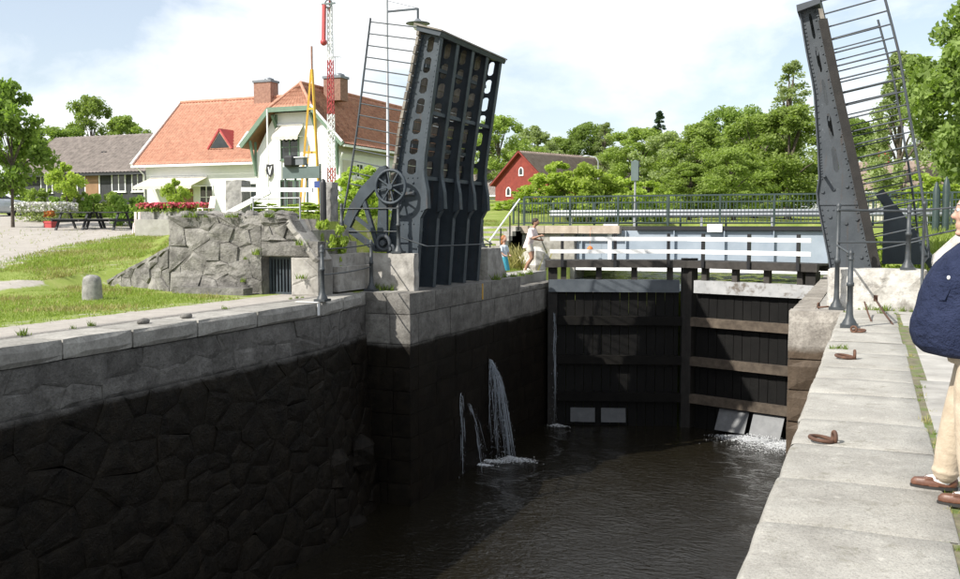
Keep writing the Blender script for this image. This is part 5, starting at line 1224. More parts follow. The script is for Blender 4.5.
SP = {
 'a': make_tree(1, 9, 3.2, 1.6, 85, 230, .125, 'leaf', cr=.30), 'b': make_tree(2, 9, 3.4, 1.2, 85, 230, .125, 'leafdark', cr=.30), 'c': make_tree(3, 9, 2.8, 1.4, 80, 220, .115, 'leafgrey', cr=.30),
 'd': make_tree(4, 9, 3.0, 1.0, 85, 230, .125, 'leaf', cr=.30),
 'birch': make_tree(5, 12, 2.6, 1.8, 70, 170, .13, 'leafgrey', 'bark', 'birch', .26, .9),
 'thin': make_tree(8, 12, 1.8, 2.0, 90, 70, .10, 'leafgrey', 'bark', 'birch', .28, .3),
 'young': make_tree(6, 6, 1.75, 1.5, 46, 170, .125, 'leafyoung', 'bark', 'round', .36, 0, .075),
 'ball': make_tree(7, 3, .95, 1.3, 26, 130, .09, 'leaflime', 'bark', 'round', .42, 0, .05),
 'cone': make_tree(9, 11, 1.3, .8, 150, 80, .12, 'conifer', 'bark', 'cone', .5),
 'lime1': make_tree(10, 3.4, 1.7, .15, 46, 170, .11, 'leaflime', 'bark', 'bush', .30, 0, .04), 'lime2': make_tree(11, 3.6, 1.5, .15, 42, 170, .11, 'leaflime', 'bark', 'bush', .32, 0, .04),
 'bush': make_tree(12, 1.3, .85, .05, 22, 130, .075, 'leaf', 'bark', 'bush', .40, 0, .03), 'bush2': make_tree(13, 1.2, .9, .05, 22, 130, .075, 'leafyoung', 'bark', 'bush', .40, 0, .03),
 'maple': make_tree(14, 11, 4.2, 2.2, 120, 240, .17, 'leafdark', 'bark', 'round', .24, 0, .22),
}
def put(kind, x, y, s, label, cat='tree', name='tree', group=None, sz=None, z=None, rz=None):
    t, c = SP[kind]; zz = gz(x, y) if z is None else z
    o = thing(name, label, cat, (x, y, zz), random.uniform(0, 6.28) if rz is None else rz, group); o.scale = (s, s, sz or s)
    obj('trunk' if cat == 'tree' else 'stems', t, None, o, local=True); obj('crown' if cat == 'tree' else 'foliage', c, None, o, local=True); return o
HT = {'a':9,'b':9,'c':9,'d':9,'birch':12,'thin':12,'young':6,'ball':3,'cone':11,'lime1':3.4,'lime2':3.6,'bush':1.3,'bush2':1.2,'maple':11}
def put_px(kind, px, top, dep, wide, label, cat='tree', name='tree', group=None):
    q = atD(px, top, dep); zg = gz(q.x, q.y); h = q.z-zg; sz = h/HT[kind]
    return put(kind, q.x, q.y, wide, label, cat, name, group, sz)
BGt = 'trees behind the canal'
for (k, px, top, dep, w, lab) in (
  ('b', 62,128,88,1.0,'broad tree behind the dark house, left of the tall round one'), ('a', 90,99,92,.85,'tall round tree rising above the dark house roof'), ('d', 122,119,90,1.0,'broad tree behind the right half of the dark house'),
  ('cone',166,120,100,.5,'lone little conifer tip beside the white house roof edge'), ('b',35,140,84,.9,'low tree behind the young tree at far left'), ('c',148,132,95,.9,'pale tree between the dark house and the white house roof'),
  ('a',498,118,95,1.1,'tree just right of the raised leaf, behind the red barn'), ('c',530,128,105,1.15,'grey-green tree above the ridge of the red barn'), ('d',560,140,108,1.1,'low tree behind the right end of the barn roof'),
  ('b',592,125,104,1.2,'dark tree above the barn roof end'), ('thin',606,123,100,.9,'thin feathery tree right of the barn'), ('a',640,130,78,1.05,'round tree behind the traffic signal'),
  ('cone',660,112,98,1.0,'slim conifer spike above the middle trees'), ('c',672,133,74,1.05,'grey-green tree in the middle of the far bank'), ('d',700,127,72,1.0,'broad green tree at the middle of the far bank'),
  ('b',738,108,84,1.1,'tall dark tree left of the feathery birch'), ('a',756,118,68,1.0,'leafy tree before the feathery birch'), ('thin',792,62,80,1.5,'tall feathery birch left of the right raised leaf'),
  ('d',790,110,66,1.15,'full green tree just left of the right raised leaf'), ('a',735,150,60,.75,'lower green tree behind the railing'), ('d',690,165,62,.7,'low tree behind the railing, left of the white gap'),
  ('birch',905,52,58,1.0,'drooping birch seen through the right leaf railing'), ('b',845,120,70,1.0,'tree hidden behind the right raised leaf'), ('c',938,120,70,.8,'grey-green tree between birch and maple'),
  ('a',1000,110,66,1.0,'tree at the right frame edge behind the maple'), ('d',460,125,98,1.0,'tree hidden behind the raised multi-girder leaf'), ('c',615,150,86,1.0,'pale tree filling the gap right of the barn'), ('b',655,148,90,1.0,'dark tree filling in behind the conifer spike'),
  ('d',715,140,88,1.1,'rear tree between the broad green tree and the tall dark tree'), ('b',770,128,95,1.1,'rear dark tree behind the feathery birch'), ('c',540,148,96,.9,'small tree peeping over the middle of the barn roof')):
    put_px(k, px, top, dep, w, lab, group=BGt)
MP = put_px('maple', 1010, -20, 40, .92, 'big leafy maple at the upper right frame edge', name='maple_tree')
put_px('young', 8, 86, 42, .92, 'young leafy tree with a slim trunk beside the gravel road', name='young_tree')
put_px('ball', 66, 163, 50, .9, 'small ball-crowned lime tree in front of the dark house', name='young_tree')
q = atD(177,212,40); put('ball', q.x, q.y, .55, 'potted little round tree before the shop awning', name='young_tree', z=gz(q.x,q.y)+.25, sz=.62)
m_ = MB(); m_.lathe((q.x,q.y,gz(q.x,q.y)-.02), [(.2,0),(.27,.38),(.29,.42),(.25,.42)], 12); single('flower_pot', m_, M['brick'], 'round clay pot of the little tree before the awning', 'pot')
LG = 'lime green shrubs behind the bridge railing'
for i, (px, top, w, k, d) in enumerate(((530,186,.8,'lime2',57),(548,175,1.0,'lime1',55),(566,163,1.0,'lime2',54),(588,166,1.0,'lime1',53),(608,172,.95,'lime2',54),(626,178,.9,'lime1',55),(650,182,.8,'lime2',57),(512,200,.6,'lime1',58))):
    put_px(k, px, top, d, w, ['lime green shrub nearest the red barn door','lime green shrub left of the tallest one','tallest lime green shrub in the hedge','lime green shrub in the middle of the hedge','lime green shrub under the street lamp','lime green shrub left of the signal pole','lime green shrub right of the signal pole','small lime shrub close to the raised leaf'][i], 'shrub', 'shrub', LG)
SG = 'shrubs in front of the dark house'
for i, (px, top, d, w, k) in enumerate(((38,190,53,.9,'bush'),(58,195,52,.75,'bush2'),(74,193,51,.8,'bush'),(93,193,51,.85,'bush2'),(111,193,51,.8,'bush'),(131,194,44,.95,'bush2'),(22,190,56,1.2,'bush'))):
    put_px(k, px, top, d, w, ['dark shrub left of the path to the dark house','shrub left of the small lime tree','shrub under the small lime tree','round shrub before the brown door','round shrub before the twin window','loose shrub at the white house corner','tall dark shrub behind the young tree'][i], 'shrub', 'shrub', SG)
for i, (px, top, d, w, k, lab) in enumerate(((362,168,29,.55,'lime1','bright shrub behind the quadrant and hand wheel'),(292,203,27,.6,'lime2','leafy shrub behind the barrier boom'),(318,205,26,.5,'lime1','low leafy clump left of the right granite pillar'),(330,222,22.3,.30,'lime2','weedy shrub growing beside the plinth steps'),
     (884,232,25,.55,'lime1','green shrub under the right leaf railing'),(940,175,40,1.0,'lime2','bright shrub below the maple'),(915,190,44,.9,'lime1','shrub behind the right railing'),(268,203,24,.4,'lime2','low shrub beside the left granite pillar'))):
    put_px(k, px, top, d, w, lab, 'shrub', 'shrub')
# low plants with flowers
def flower_patch(name, label, x, y, z, w, d, h, nleaf, nflow, fmat, lmat='leaf', leaf=.06, fl=.05):
    t_ = thing(name, label, 'flowers', (x, y, z)); r = np.random.default_rng(int(abs(x*100)))
    P = np.stack([r.uniform(-w, w, nleaf), r.uniform(-d, d, nleaf), r.random(nleaf)**.8*h], 1); V, F = leaf_cloud(P, np.full(nleaf, .05), 1, leaf, 3); obj('foliage', fastmesh('foliage', V, F, M[lmat]), None, t_, local=True)
    P = np.stack([r.uniform(-w, w, nflow), r.uniform(-d, d, nflow), h*(.6+.5*r.random(nflow))], 1); V, F = leaf_cloud(P, np.full(nflow, .06), 3, fl, 4, aspect=.9); obj('blossoms', fastmesh('blossoms', V, F, M[fmat]), None, t_, local=True); return t_
qa_, qb_ = atD(141,215,36.8), atD(209,215,36.2); zt_ = 1.78
m_ = MB(); m_.add([(p.x+dx, p.y+dy, z) for z in (.8, zt_) for p, dx, dy in ((qa_,0,-.35),(qb_,0,-.35),(qb_,0,1.6),(qa_,0,1.6))], [(3,2,1,0),(4,5,6,7),(0,1,5,4),(1,2,6,5),(2,3,7,6),(3,0,4,7)])
single('terrace', m_, M['paving'], 'low paved terrace that carries the planters of red flowers', 'terrace')
for i, (px, dd) in enumerate(((150,37),(166,37),(182,36.5),(200,36))):
    q = qa_.lerp(qb_, (px-141)/68); zg = zt_; b_ = MB(); b_.box(q.x-.33,q.x+.33,q.y-.15,q.y+.15,zg-.02,zg+.3)
    single('planter_box', b_, M['granite'], ['leftmost grey planter box of red flowers by the terrace','second grey planter box of red flowers from the left','third grey planter box of red flowers from the left','grey planter box of red flowers nearest the granite pillar'][i], 'planter', 'planters')
    flower_patch('flower_bed', ['leftmost clump of red flowers by the terrace','second clump of red flowers from the left','third clump of red flowers from the left','clump of red flowers nearest the granite pillar'][i], q.x, q.y, zg+.28, .44, .25, .30, 420, 190, 'flowerred')
q = atD(45,206,47); flower_patch('flower_bush', 'broad white flowering bush beside the gravel drive', q.x, q.y, gz(q.x,q.y), 1.4, .8, .85, 1500, 1100, 'flowerwhite', 'leafgrey', .07, .06)
q = atD(50,214,42); zg = gz(q.x,q.y); b_ = MB(); b_.box(q.x-.22,q.x+.22,q.y-.16,q.y+.16,zg-.02,zg+.28); b_.box(q.x-.24,q.x+.24,q.y-.18,q.y+.18,zg+.20,zg+.30); single('planter_box', b_, M['redpaint'], 'red planter box standing alone on the gravel', 'planter')
flower_patch('flower_clump', 'orange flowers growing in the lone red planter box', q.x, q.y, zg+.28, .2, .14, .4, 160, 110, 'flowerorange', 'leaf')
# picnic tables in a row
def picnic(x, y, lab):
    z = gz(x, y); t_ = thing('picnic_table', lab, 'picnic table', (x, y, z), R(4), 'dark picnic tables')
    for i in range(4): b = MB(); b.box(-.95,.95,-.38+i*.19,-.20+i*.19,.70,.745); obj('table_plank', b, M['darkwood'], t_, local=True)
    for s in (-1, 1):
        b = MB(); b.box(-.95,.95,s*.72-.13,s*.72+.13,.41,.455); obj('seat_plank', b, M['darkwood'], t_, local=True)
        for q_ in (-.7, .7): b = MB(); b.bar((q_,s*.62,-.06),(q_,s*.25,.70), .06, .10, up=(1,0,0)); obj('leg', b, M['darkwood'], t_, local=True)
    for q_ in (-.7, .7): b = MB(); b.box(q_-.03,q_+.03,-.84,.84,.33,.41); obj('cross_bar', b, M['darkwood'], t_, local=True)
qa, qb = atD(79,219,41), atD(109,219,41)
picnic(qa.x, qa.y, 'dark wooden picnic table nearer the red planter box'); picnic(qb.x, qb.y, 'dark wooden picnic table nearer the white house')
# garden chair at the terrace
def garden_chair(x, y, z, rz, lab):
    t_ = thing('garden_chair', lab, 'chair', (x, y, z), rz, 'pale garden chairs')
    b = MB(); b.box(-.24,.24,-.22,.22,.42,.45); obj('seat', b, M['pinkshirt'], t_, local=True)
    for k in range(4): b = MB(); b.bar((-.21+k*.14,.22,.45),(-.21+k*.14,.30,.88), .09, .02, up=(0,1,0)); obj('back_slat', b, M['pinkshirt'], t_, local=True)
    for sx in (-1, 1):
        for sy in (-1, 1): b = MB(); b.bar((sx*.21,sy*.2,.42),(sx*.25,sy*.26,-.03), .04, .04); obj('leg', b, M['pinkshirt'], t_, local=True)
for i, (px, d, a) in enumerate(((140,38,.6),(206,34,-.5))):
    q = atD(px,220,d); garden_chair(q.x, q.y, gz(q.x,q.y), a, ('pale garden chair left of the red flowers','pale garden chair between red flowers and granite pillar')[i])
# parked car at the left edge
q = atD(-9,207,52); CR = thing('parked_car', 'silver hatchback car cut by the left frame edge', 'car', (q.x, q.y, gz(q.x,q.y)-.02), R(62))
def loftx(secs):
    """secs: (x, half width, [(w,z)...] outline) -> smooth shell"""
    b = MB(); n = len(secs[0][1]); vs = []; fs = []
    for x, pr in secs: vs += [(x, a, c) for a, c in pr]
    for i in range(len(secs)-1):
        for k in range(n): fs.append((i*n+k, i*n+(k+1) % n, (i+1)*n+(k+1) % n, (i+1)*n+k))
    b.add(vs, fs, True); b.add(vs[:n], [tuple(range(n))]); b.add(vs[-n:], [tuple(range(n-1, -1, -1))]); return b
def prf(w, zb, zm, zt, wt): return [(-w*.9,zb),(-w,zb+.12),(-w,zm),(-wt,zt),(wt,zt),(w,zm),(w,zb+.12),(w*.9,zb)]
secs = [(-1.95,prf(.74,.35,.62,.80,.66)),(-1.85,prf(.80,.25,.72,.92,.74)),(-1.6,prf(.83,.2,.85,1.0,.75)),(-1.0,prf(.84,.2,.88,.98,.78)),(.9,prf(.84,.2,.86,.95,.78)),(1.7,prf(.82,.22,.72,.82,.72)),(1.98,prf(.74,.3,.55,.66,.64))]
obj('body', loftx(secs), M['carpaint'], CR, local=True)
cab = [(-1.7,[(-.74,.94),(-.72,1.0),(.72,1.0),(.74,.94)]),(-1.35,[(-.76,.94),(-.62,1.40),(.62,1.40),(.76,.94)]),(.05,[(-.77,.94),(-.62,1.44),(.62,1.44),(.77,.94)]),(.95,[(-.76,.93),(-.72,.98),(.72,.98),(.76,.93)])]
obj('window', loftx(cab), M['glass'], CR, local=True)
b_ = MB(); b_.add([(-1.4,-.6,1.405),(-1.4,.6,1.405),(.1,.6,1.46),(.1,-.6,1.46),(-.6,-.6,1.47),(-.6,.6,1.47)], [(0,4,5,1),(4,3,2,5)]); obj('roof', b_, M['carpaint'], CR, local=True)
for x in (-1.2, 1.25):
    for s in (-1, 1):
        b_ = MB(); b_.tube([(x,s*.66,.31),(x,s*.85,.31)], .31, 16); w_ = obj('wheel', b_, M['tyre'], CR, local=True); b_ = MB(); b_.tube([(x,s*.84,.31),(x,s*.862,.31)], .19, 12); obj('rim', b_, M['galv'], w_, local=True)
for s in (-1, 1):
    b_ = MB(); b_.ball((-1.9,s*.62,.78), (.08,.1,.12), 8, 6); obj('tail_light', b_, M['redpaint'], CR, local=True); b_ = MB(); b_.ball((1.88,s*.6,.62), (.1,.12,.08), 8, 6); obj('headlight', b_, M['white'], CR, local=True)

# ------------------------------------------------------------------ grass
def blades(name, pts, h, w, mat, label_kind='stuff', seed=1):
    r = np.random.default_rng(seed); P = np.array(pts); n = len(P); a = r.uniform(0, 6.283, n); hh = h*r.uniform(.4, 1.4, n); ln = r.normal(0, .45, (n, 2))*hh[:, None]
    dx, dy = np.cos(a)*w, np.sin(a)*w
    V = np.stack([P-np.stack([dx, dy, 0*dx], 1), P+np.stack([dx, dy, 0*dx], 1), P+np.stack([ln[:, 0], ln[:, 1], hh], 1)], 1).reshape(-1, 3)
    o = obj(name, fastmesh(name, V, np.arange(3*n).reshape(-1, 3), M[mat]), None, kind='stuff'); return o
r = np.random.default_rng(5); pts = []; dry = []
def fn2(x, y): return math.sin(x*1.3+2*math.sin(y*.7))+math.sin(y*1.9+x*.4)+.7*math.sin(x*3.1-y*2.3)
while len(pts) < 42000:
    x, y = r.uniform(-21, -12.3), r.uniform(8.5, 19.5)
    g = gravel(x, y)
    if y > 17.4 and x > -15.6: continue
    if y > wing_line(x)-.05 and x > -18.6: continue
    if g > .6 and r.random() > .03: continue
    if g > .3 and r.random() > .35: continue
    (dry if (fn2(x, y)+r.normal()*.8 > 1.5) else pts).append((x, y, gz(x, y)-.01))
blades('grass', pts, .055, .010, 'grassblade', seed=1)
pts2 = []
while len(pts2) < 42000:
    x, y = r.uniform(-34, -15.5), r.uniform(18, 42); d = -.381*x+.922*y
    if d > 46 or gravel(x, y) > .6 and r.random() > .02: continue
    if x > -18.6 and y < wing_line(x)+.4: continue
    if gravel(x, y) > .3 and r.random() > .5: continue
    (dry if fn2(x, y)+r.normal() > .1 else pts2).append((x, y, gz(x, y)-.01))
blades('bank_grass', pts2, .10, .014, 'grassblade', seed=2)
blades('dry_grass', dry, .09, .012, 'drygrass', seed=3)
pts3 = []
while len(pts3) < 12000:
    x, y = r.uniform(-16.1,-11.3), r.uniform(18.75, 36)
    if y > 33 and x < -13.2: continue
    if 27.9 < y < 28.9: continue
    if x > -12.3 and y < 26.9: 
        if not (y > 20.8): continue
    pts3.append((x, y, gz(x, y)-.01))
blades('terrace_grass', pts3, .10, .014, 'grassblade', seed=4)
pts4 = []
while len(pts4) < 9000:
    x, y = r.uniform(1.0, 7), r.uniform(19.8, 36); pts4.append((x, y, gz(x, y)-.01))
blades('right_bank_grass', pts4, .2, .016, 'grassblade', seed=5)
# weeds in joints, tufts on walls: each small tuft a plant
def tuft(x, y, z, s, label, mat='weed', n=26, cat='weed', group='weeds in the stone joints'):
    rr_ = np.random.default_rng(int(abs(x*977+y*131+z*17)) % 99999); P = np.stack([rr_.normal(0, .32*s, n), rr_.normal(0, .32*s, n), np.zeros(n)], 1)
    a = rr_.uniform(0, 6.283, n); hh = s*rr_.uniform(.35, 1.1, n); w = .09*s; out = rr_.normal(0, .4, (n, 2))*hh[:, None]
    V = np.stack([P-np.stack([np.cos(a)*w, np.sin(a)*w, 0*a], 1), P+np.stack([np.cos(a)*w, np.sin(a)*w, 0*a], 1), P+np.stack([out[:, 0], out[:, 1], hh], 1)], 1).reshape(-1, 3)
    o = obj('weed_tuft', fastmesh('weed_tuft', V, np.arange(3*n).reshape(-1, 3), M[mat]), None); o.location = (x, y, z); o['label'] = label; o['category'] = cat; o['group'] = group; return o
rt = random.Random(8)
for i in range(34):
    y = rt.uniform(5.0, 18.2); tuft(.455+rt.gauss(0,.03), y, -.03, rt.uniform(.03,.07), 'small weed tuft in the long joint of the right quay', 'drygrass' if i % 3 else 'weed', 22)
for (x, y) in ((-.45,12.95),(-.38,12.98),(-.3,12.97),(-.42,18.44),(.2,18.46),(.42,18.48)): tuft(x, y, -.01, rt.uniform(.05,.10), 'small weed tuft in a cross joint of the right quay', 'weed')
for i in range(9): tuft(-.35+i*.15, 19.15+rt.uniform(-.05,.03), -.02, rt.uniform(.06,.16), 'grass tuft at the foot of the pale plinth', 'weed', 30, 'weed', 'grass tufts at the pale plinth')
for i in range(12): tuft(rt.uniform(-14.9,-11.6), 17.90+rt.uniform(-.03,.05), rt.uniform(.05,1.2) if i > 6 else 1.75, rt.uniform(.09,.2), 'yellow-green weed tuft growing on the rubble wall', 'weed', 34, 'weed', 'weeds on the rubble wall')
for i in range(14): tuft(rt.uniform(-12.4,-9.98), rt.choice((20.30,20.36)) if i < 8 else rt.uniform(24.9,27), -.01, rt.uniform(.08,.24), 'grass tuft at the foot of the left plinths', 'weed', 36, 'weed', 'grass tufts at the left plinths')
for i in range(10): tuft(-9.95-rt.uniform(.1,.7), rt.uniform(26.6,29.3), -.02 if i < 3 else -.02, rt.uniform(.08,.2), 'grass tuft beside the left gate heel', 'weed', 36, 'weed', 'grass tufts beside the gate heel')
for i in range(8): tuft(-11.35+rt.uniform(-.1,.1), rt.uniform(9.5,18), 0.0, rt.uniform(.05,.13), 'weed tuft behind the left coping stones', 'weed', 30, 'weed', 'weeds behind the left coping')
# plants and boulders near the steps
for i, (px, d, h, lab) in enumerate(((512,33.5,.55,'yellowish weed clump at the foot of the stone steps'),(525,33.6,.75,'tall weed clump between the steps and the boulder'),(518,34.5,.9,'weed clump beside the step handrail'))):
    q = atD(px,262,d); tuft(q.x, q.y, gz(q.x,q.y)-.02, h, lab, 'drygrass', 160, 'weed', 'weed clumps by the steps')
b_ = MB(); q = atD(535,258,33.5); b_.ball((q.x,q.y,gz(q.x,q.y)+.3), (.6,.5,.5), 10, 7, lambda u: 1+.15*math.sin(u.x*4+1)+.12*math.sin(u.z*5+u.y*3)); o_ = single('boulder', b_, M['pale_concrete'], 'big pale boulder behind the walking person', 'boulder'); o_.data.polygons.foreach_set('use_smooth', [False]*len(o_.data.polygons))
for i, (x, y) in enumerate(((-10.85,13.1),(-10.9,12.1))): b_ = MB(); b_.ball((x,y,.02), (.09,.13,.05), 8, 5, lambda u: 1+.2*math.sin(u.x*6+i)); single('loose_stone', b_, M['rubble'], ('flat loose stone on the left coping','small loose stone on the left coping, nearer the camera')[i], 'stone')
b_ = MB(); b_.box(XL+.035,XL+.045,16.55,16.63,-.26,-.02); b_.box(XL-.5,XL+.035,16.55,16.63,.002,.008); single('paint_mark', b_, M['white'], 'white painted stripe on the coping beside the rail post', 'paint mark')
b_ = MB(); b_.box(-9.842,-9.832,24.0,24.06,-.46,-.03); single('paint_mark', b_, M['yellow'], 'yellow painted stripe on the abutment below the raised leaf', 'paint mark')

# ------------------------------------------------------------------ leaking water and foam
def drops(name, P, S, mat, parent, stretch=None):
    """octahedral drops, stretched along their flight"""
    P = np.array(P); n = len(P); S = np.array(S)[:, None]
    st = np.array([0,0,1.0])[None]*S if stretch is None else np.array(stretch)*1.0
    ax = [np.array([1,0,0]),np.array([0,1,0])]
    V = np.stack([P+ax[0]*S, P+ax[1]*S, P-ax[0]*S, P-ax[1]*S, P+st, P-st], 1).reshape(-1, 3)
    base = (np.arange(n)*6)[:, None, None]; T = np.array([(0,1,4),(1,2,4),(2,3,4),(3,0,4),(1,0,5),(2,1,5),(3,2,5),(0,3,5)])[None]
    F = (base+T).reshape(-1, 3); me = fastmesh(name, V, F, M[mat], True); me.transform(Matrix.Translation(-wloc(parent))); return obj(name, me, None, parent, kind='stuff')
def jet(label, O, vx, vy, n, size, spread):
    O = Vector(O); t_ = thing('water_jet', label, 'water jet', (O.x, O.y, WZ)); r = np.random.default_rng(int(abs(O.y*77))); P = []; S = []; ST = []
    T = math.sqrt(2*(O.z-WZ)/9.8)
    strands = [(r.uniform(*vx), r.normal(vy, spread), r.uniform(0, .25)) for _ in range(26)]
    for i in range(n):
        s = strands[r.integers(len(strands))]; t = T*r.random()**.8
        v = Vector((s[0], s[1], -s[2])); j = .015+.05*t
        p = O+Vector((v.x*t, v.y*t, v.z*t-4.9*t*t))+Vector(r.normal(0, j, 3))
        if p.z < WZ or p.x < -9.82: continue
        P.append(p); s_ = size*r.uniform(.4, 1.4); S.append(s_); d = Vector((v.x, v.y, v.z-9.8*t)).normalized()*s_*r.uniform(2, 5.5); ST.append(d)
    k = max(1, len(P)//3); drops('falling_drops', P[:k], S[:k], 'drop', t_, ST[:k])
    b = MB()
    for i in range(n//28):
        s = strands[r.integers(len(strands))]; ta = T*r.uniform(0, .75); tb = min(T, ta+T*r.uniform(.12, .35)); w = r.uniform(.5, 1.5)*size*1.15; jj = r.normal(0, .012, 3); pts = []
        for q_ in range(6):
            t = ta+(tb-ta)*q_/5; p = O+Vector((s[0]*t, s[1]*t, -s[2]*t-4.9*t*t))+Vector(jj)*(1+4*t)+Vector(r.normal(0, .004, 3)); pts.append((max(p.x, -9.83), p.y, max(p.z, WZ)))
        b.tube(pts, [w*.3, w, w*1.1, w, w*.7, w*.2], 5, cap=False)
    obj('falling_streaks', b, M['drop'], t_, kind='stuff'); return t_
q = Vector((0,0,CAM_H))+ray(488,360)*(-9.85/ray(488,360).x)
jet('spraying leak fanning out of the dark abutment wall', (q.x+.04, q.y, q.z), (.12, 1.05), .1, 3200, .0062, .22)
q2 = Vector((0,0,CAM_H))+ray(459,394)*(-9.85/ray(459,394).x)
jet('thin leak falling down the dark abutment wall left of the spray', (q2.x+.04, q2.y, q2.z), (.05, .14), -.02, 420, .0055, .04)
q3 = Vector((0,0,CAM_H))+ray(466,404)*(-9.85/ray(466,404).x)
jet('small arched leak between the thin leak and the big spray', (q3.x+.04, q3.y, q3.z), (.5, .8), .35, 420, .005, .08)
jet('thin trickle down the left gate heel', (-9.5, 29.35, -1.3), (.02, .10), -.03, 520, .006, .04)
def foam(label, spots, n, size):
    t_ = thing('foam', label, 'foam', (spots[0][0], spots[0][1], WZ)); r = np.random.default_rng(n); P = []; S = []; ST = []
    for i in range(n):
        c = spots[r.integers(len(spots))]; a = r.normal(0, 1, 2); s_ = size*r.uniform(.4, 1.5); k = math.exp(-.5*(a[0]**2+a[1]**2))
        P.append((c[0]+a[0]*c[2], c[1]+a[1]*c[3], WZ+.01+r.random()*c[4]*k)); S.append(s_); ST.append((0,0,s_*.45))
    drops('foam_flecks', P, S, 'foam', t_, ST); return t_
J = Vector((q.x+.75, q.y+.05, 0))
foam('white splash where the big spray meets the water', [(J.x-.1,J.y,.16,.13,.14),(J.x+.15,J.y+.1,.26,.14,.06),(J.x-.5,J.y-.3,.22,.09,.04),(J.x-.65,J.y-.75,.14,.05,.03)], 1500, .017)
foam('small splash at the foot of the thin gate trickle', [(-9.35,29.3,.16,.08,.08)], 220, .016)
foam('white churning foam below the right gate paddles', [(-2.75,29.55,.55,.22,.16),(-1.95,29.2,.4,.2,.16),(-3.6,29.8,.35,.18,.10),(-2.3,28.9,.6,.35,.05)], 5200, .014)
# sheets of water bursting from the right paddles
for i, (x, y) in enumerate(((-3.0,29.75),(-2.0,29.4))):
    t_ = thing('water_jet', ('white water bursting under the paddle nearer the mitre','white water bursting under the paddle nearer the pier')[i], 'water jet', (x, y, WZ)); r = np.random.default_rng(50+i); n = 900
    P = np.stack([x+r.uniform(-.48,.48,n), y-.05-r.random(n)*.5, WZ+.22*(1-r.random(n)**.5)], 1); drops('spray', P, np.full(n, .010)*r.uniform(.5,1.5,n), 'foam', t_)

# ------------------------------------------------------------------ people
def loft(b, secs, n=20):
    """secs: (cx, cy, z, rx, ry[, tilt]) ellipses from bottom to top, capped"""
    vs = []; fs = []
    for s in secs:
        cx, cy, z, rx, ry = s[:5]; tl = s[5] if len(s) > 5 else 0
        for k in range(n):
            t = 2*math.pi*k/n; x = rx*math.cos(t); vs.append((cx+x, cy+ry*math.sin(t), z+x*tl))
    for i in range(len(secs)-1):
        for k in range(n): fs.append((i*n+k, i*n+(k+1) % n, (i+1)*n+(k+1) % n, (i+1)*n+k))
    b.add(vs, fs, True); b.add(vs[:n], [tuple(range(n-1, -1, -1))]); b.add(vs[-n:], [tuple(range(n))]); return b
def blend(name, b, mat, parent, vox, it=6, fac=.5):
    o = obj(name, b, mat, parent, local=True); m = o.modifiers.new('join', 'REMESH'); m.mode = 'VOXEL'; m.voxel_size = vox; m.use_smooth_shade = True
    s = o.modifiers.new('soft', 'SMOOTH'); s.iterations = it; s.factor = fac; return o
def limb(b, pts, rad, n=12): b.tube(pts, rad, n); [b.ball(p, r_, n, 8) for p, r_ in zip(pts, rad)]
def fwd(b, k=.062):     # carries head and neck forward
    b.v = [(x-k*max(0, min(1, (z-1.30)/.06)), y, z) for x, y, z in b.v]; return b
# --- heavy man at the right edge, facing the canal (towards -X)
MN = thing('person', 'heavy man in navy polo shirt and beige trousers at the right edge, facing the canal', 'person', (.615, 6.12, 0))
b = MB()        # head, neck, arms, hands, shins: one continuous skin surface
loft(b, [(.03,0,1.36,.085,.085),(.015,0,1.46,.070,.072),(.0,0,1.53,.066,.066),(-.005,0,1.58,.072,.066)])
def headshape(u):
    k = 1.0
    if u.x < 0: k += .03*max(0, -u.z)                    # jaw
    return k
b.ball((-.015,0,1.665), (.102,.080,.122), 20, 14, headshape); b.ball((-.035,0,1.60), (.078,.066,.068), 14, 10)
b.ball((-.115,0,1.645), (.026,.017,.020), 10, 8); b.ball((-.104,0,1.668), (.018,.012,.028), 8, 6)          # nose
b.ball((-.098,0,1.597), (.018,.026,.010), 8, 6); b.ball((-.098,0,1.582), (.017,.023,.009), 8, 6)            # lips
b.ball((-.085,0,1.548), (.030,.034,.022), 10, 8)                                                            # chin
for s in (-1, 1):
    b.ball((.012,s*.080,1.655), (.026,.012,.034), 10, 8); b.ball((-.088,s*.032,1.700), (.016,.026,.009), 8, 6); b.ball((-.075,s*.045,1.640), (.028,.022,.026), 8, 6)
    sh, el, wr = (.035,s*.205,1.37), (.20,s*.31,1.10), (.30,s*.10,.96)
    limb(b, [sh, (.06,s*.27,1.24), el], [.056,.054,.047]); limb(b, [el, (.26,s*.21,1.02), wr], [.047,.044,.032])
    b.ball((.29,s*.055,.945), (.030,.045,.022), 10, 8)
    for f in range(4): limb(b, [(.285+.015*f,s*.02,.958-.014*f),(.29+.014*f,-s*.02,.955-.014*f),(.295+.012*f,-s*.045,.95-.012*f)], [.0095,.009,.008], 7)
    limb(b, [(.268,s*.06,.955),(.262,s*.03,.978),(.268,s*.005,.985)], [.011,.010,.009], 7)
blend('body', fwd(b), M['skin'], MN, .0065, 5)
b = MB()        # hair: short cap with thin front
b.ball((.016,0,1.690), (.103,.086,.106), 18, 12); 
HR = obj('hair', fwd(b), M['greyhair'], MN, local=True)
for s in (-1, 1):
    b = MB(); b.ball((-.103,s*.033,1.680), .011, 8, 6); obj('eye', fwd(b), M['white'], MN, local=True); b = MB(); b.ball((-.112,s*.033,1.680), .0055, 8, 6); obj('pupil', fwd(b), M['black'], MN, local=True)
    b = MB(); b.tube([(-.104,s*.018,1.712),(-.102,s*.035,1.716),(-.090,s*.052,1.710)], .005, 6); obj('eyebrow', fwd(b), M['greyhair'], MN, local=True)
b = MB()
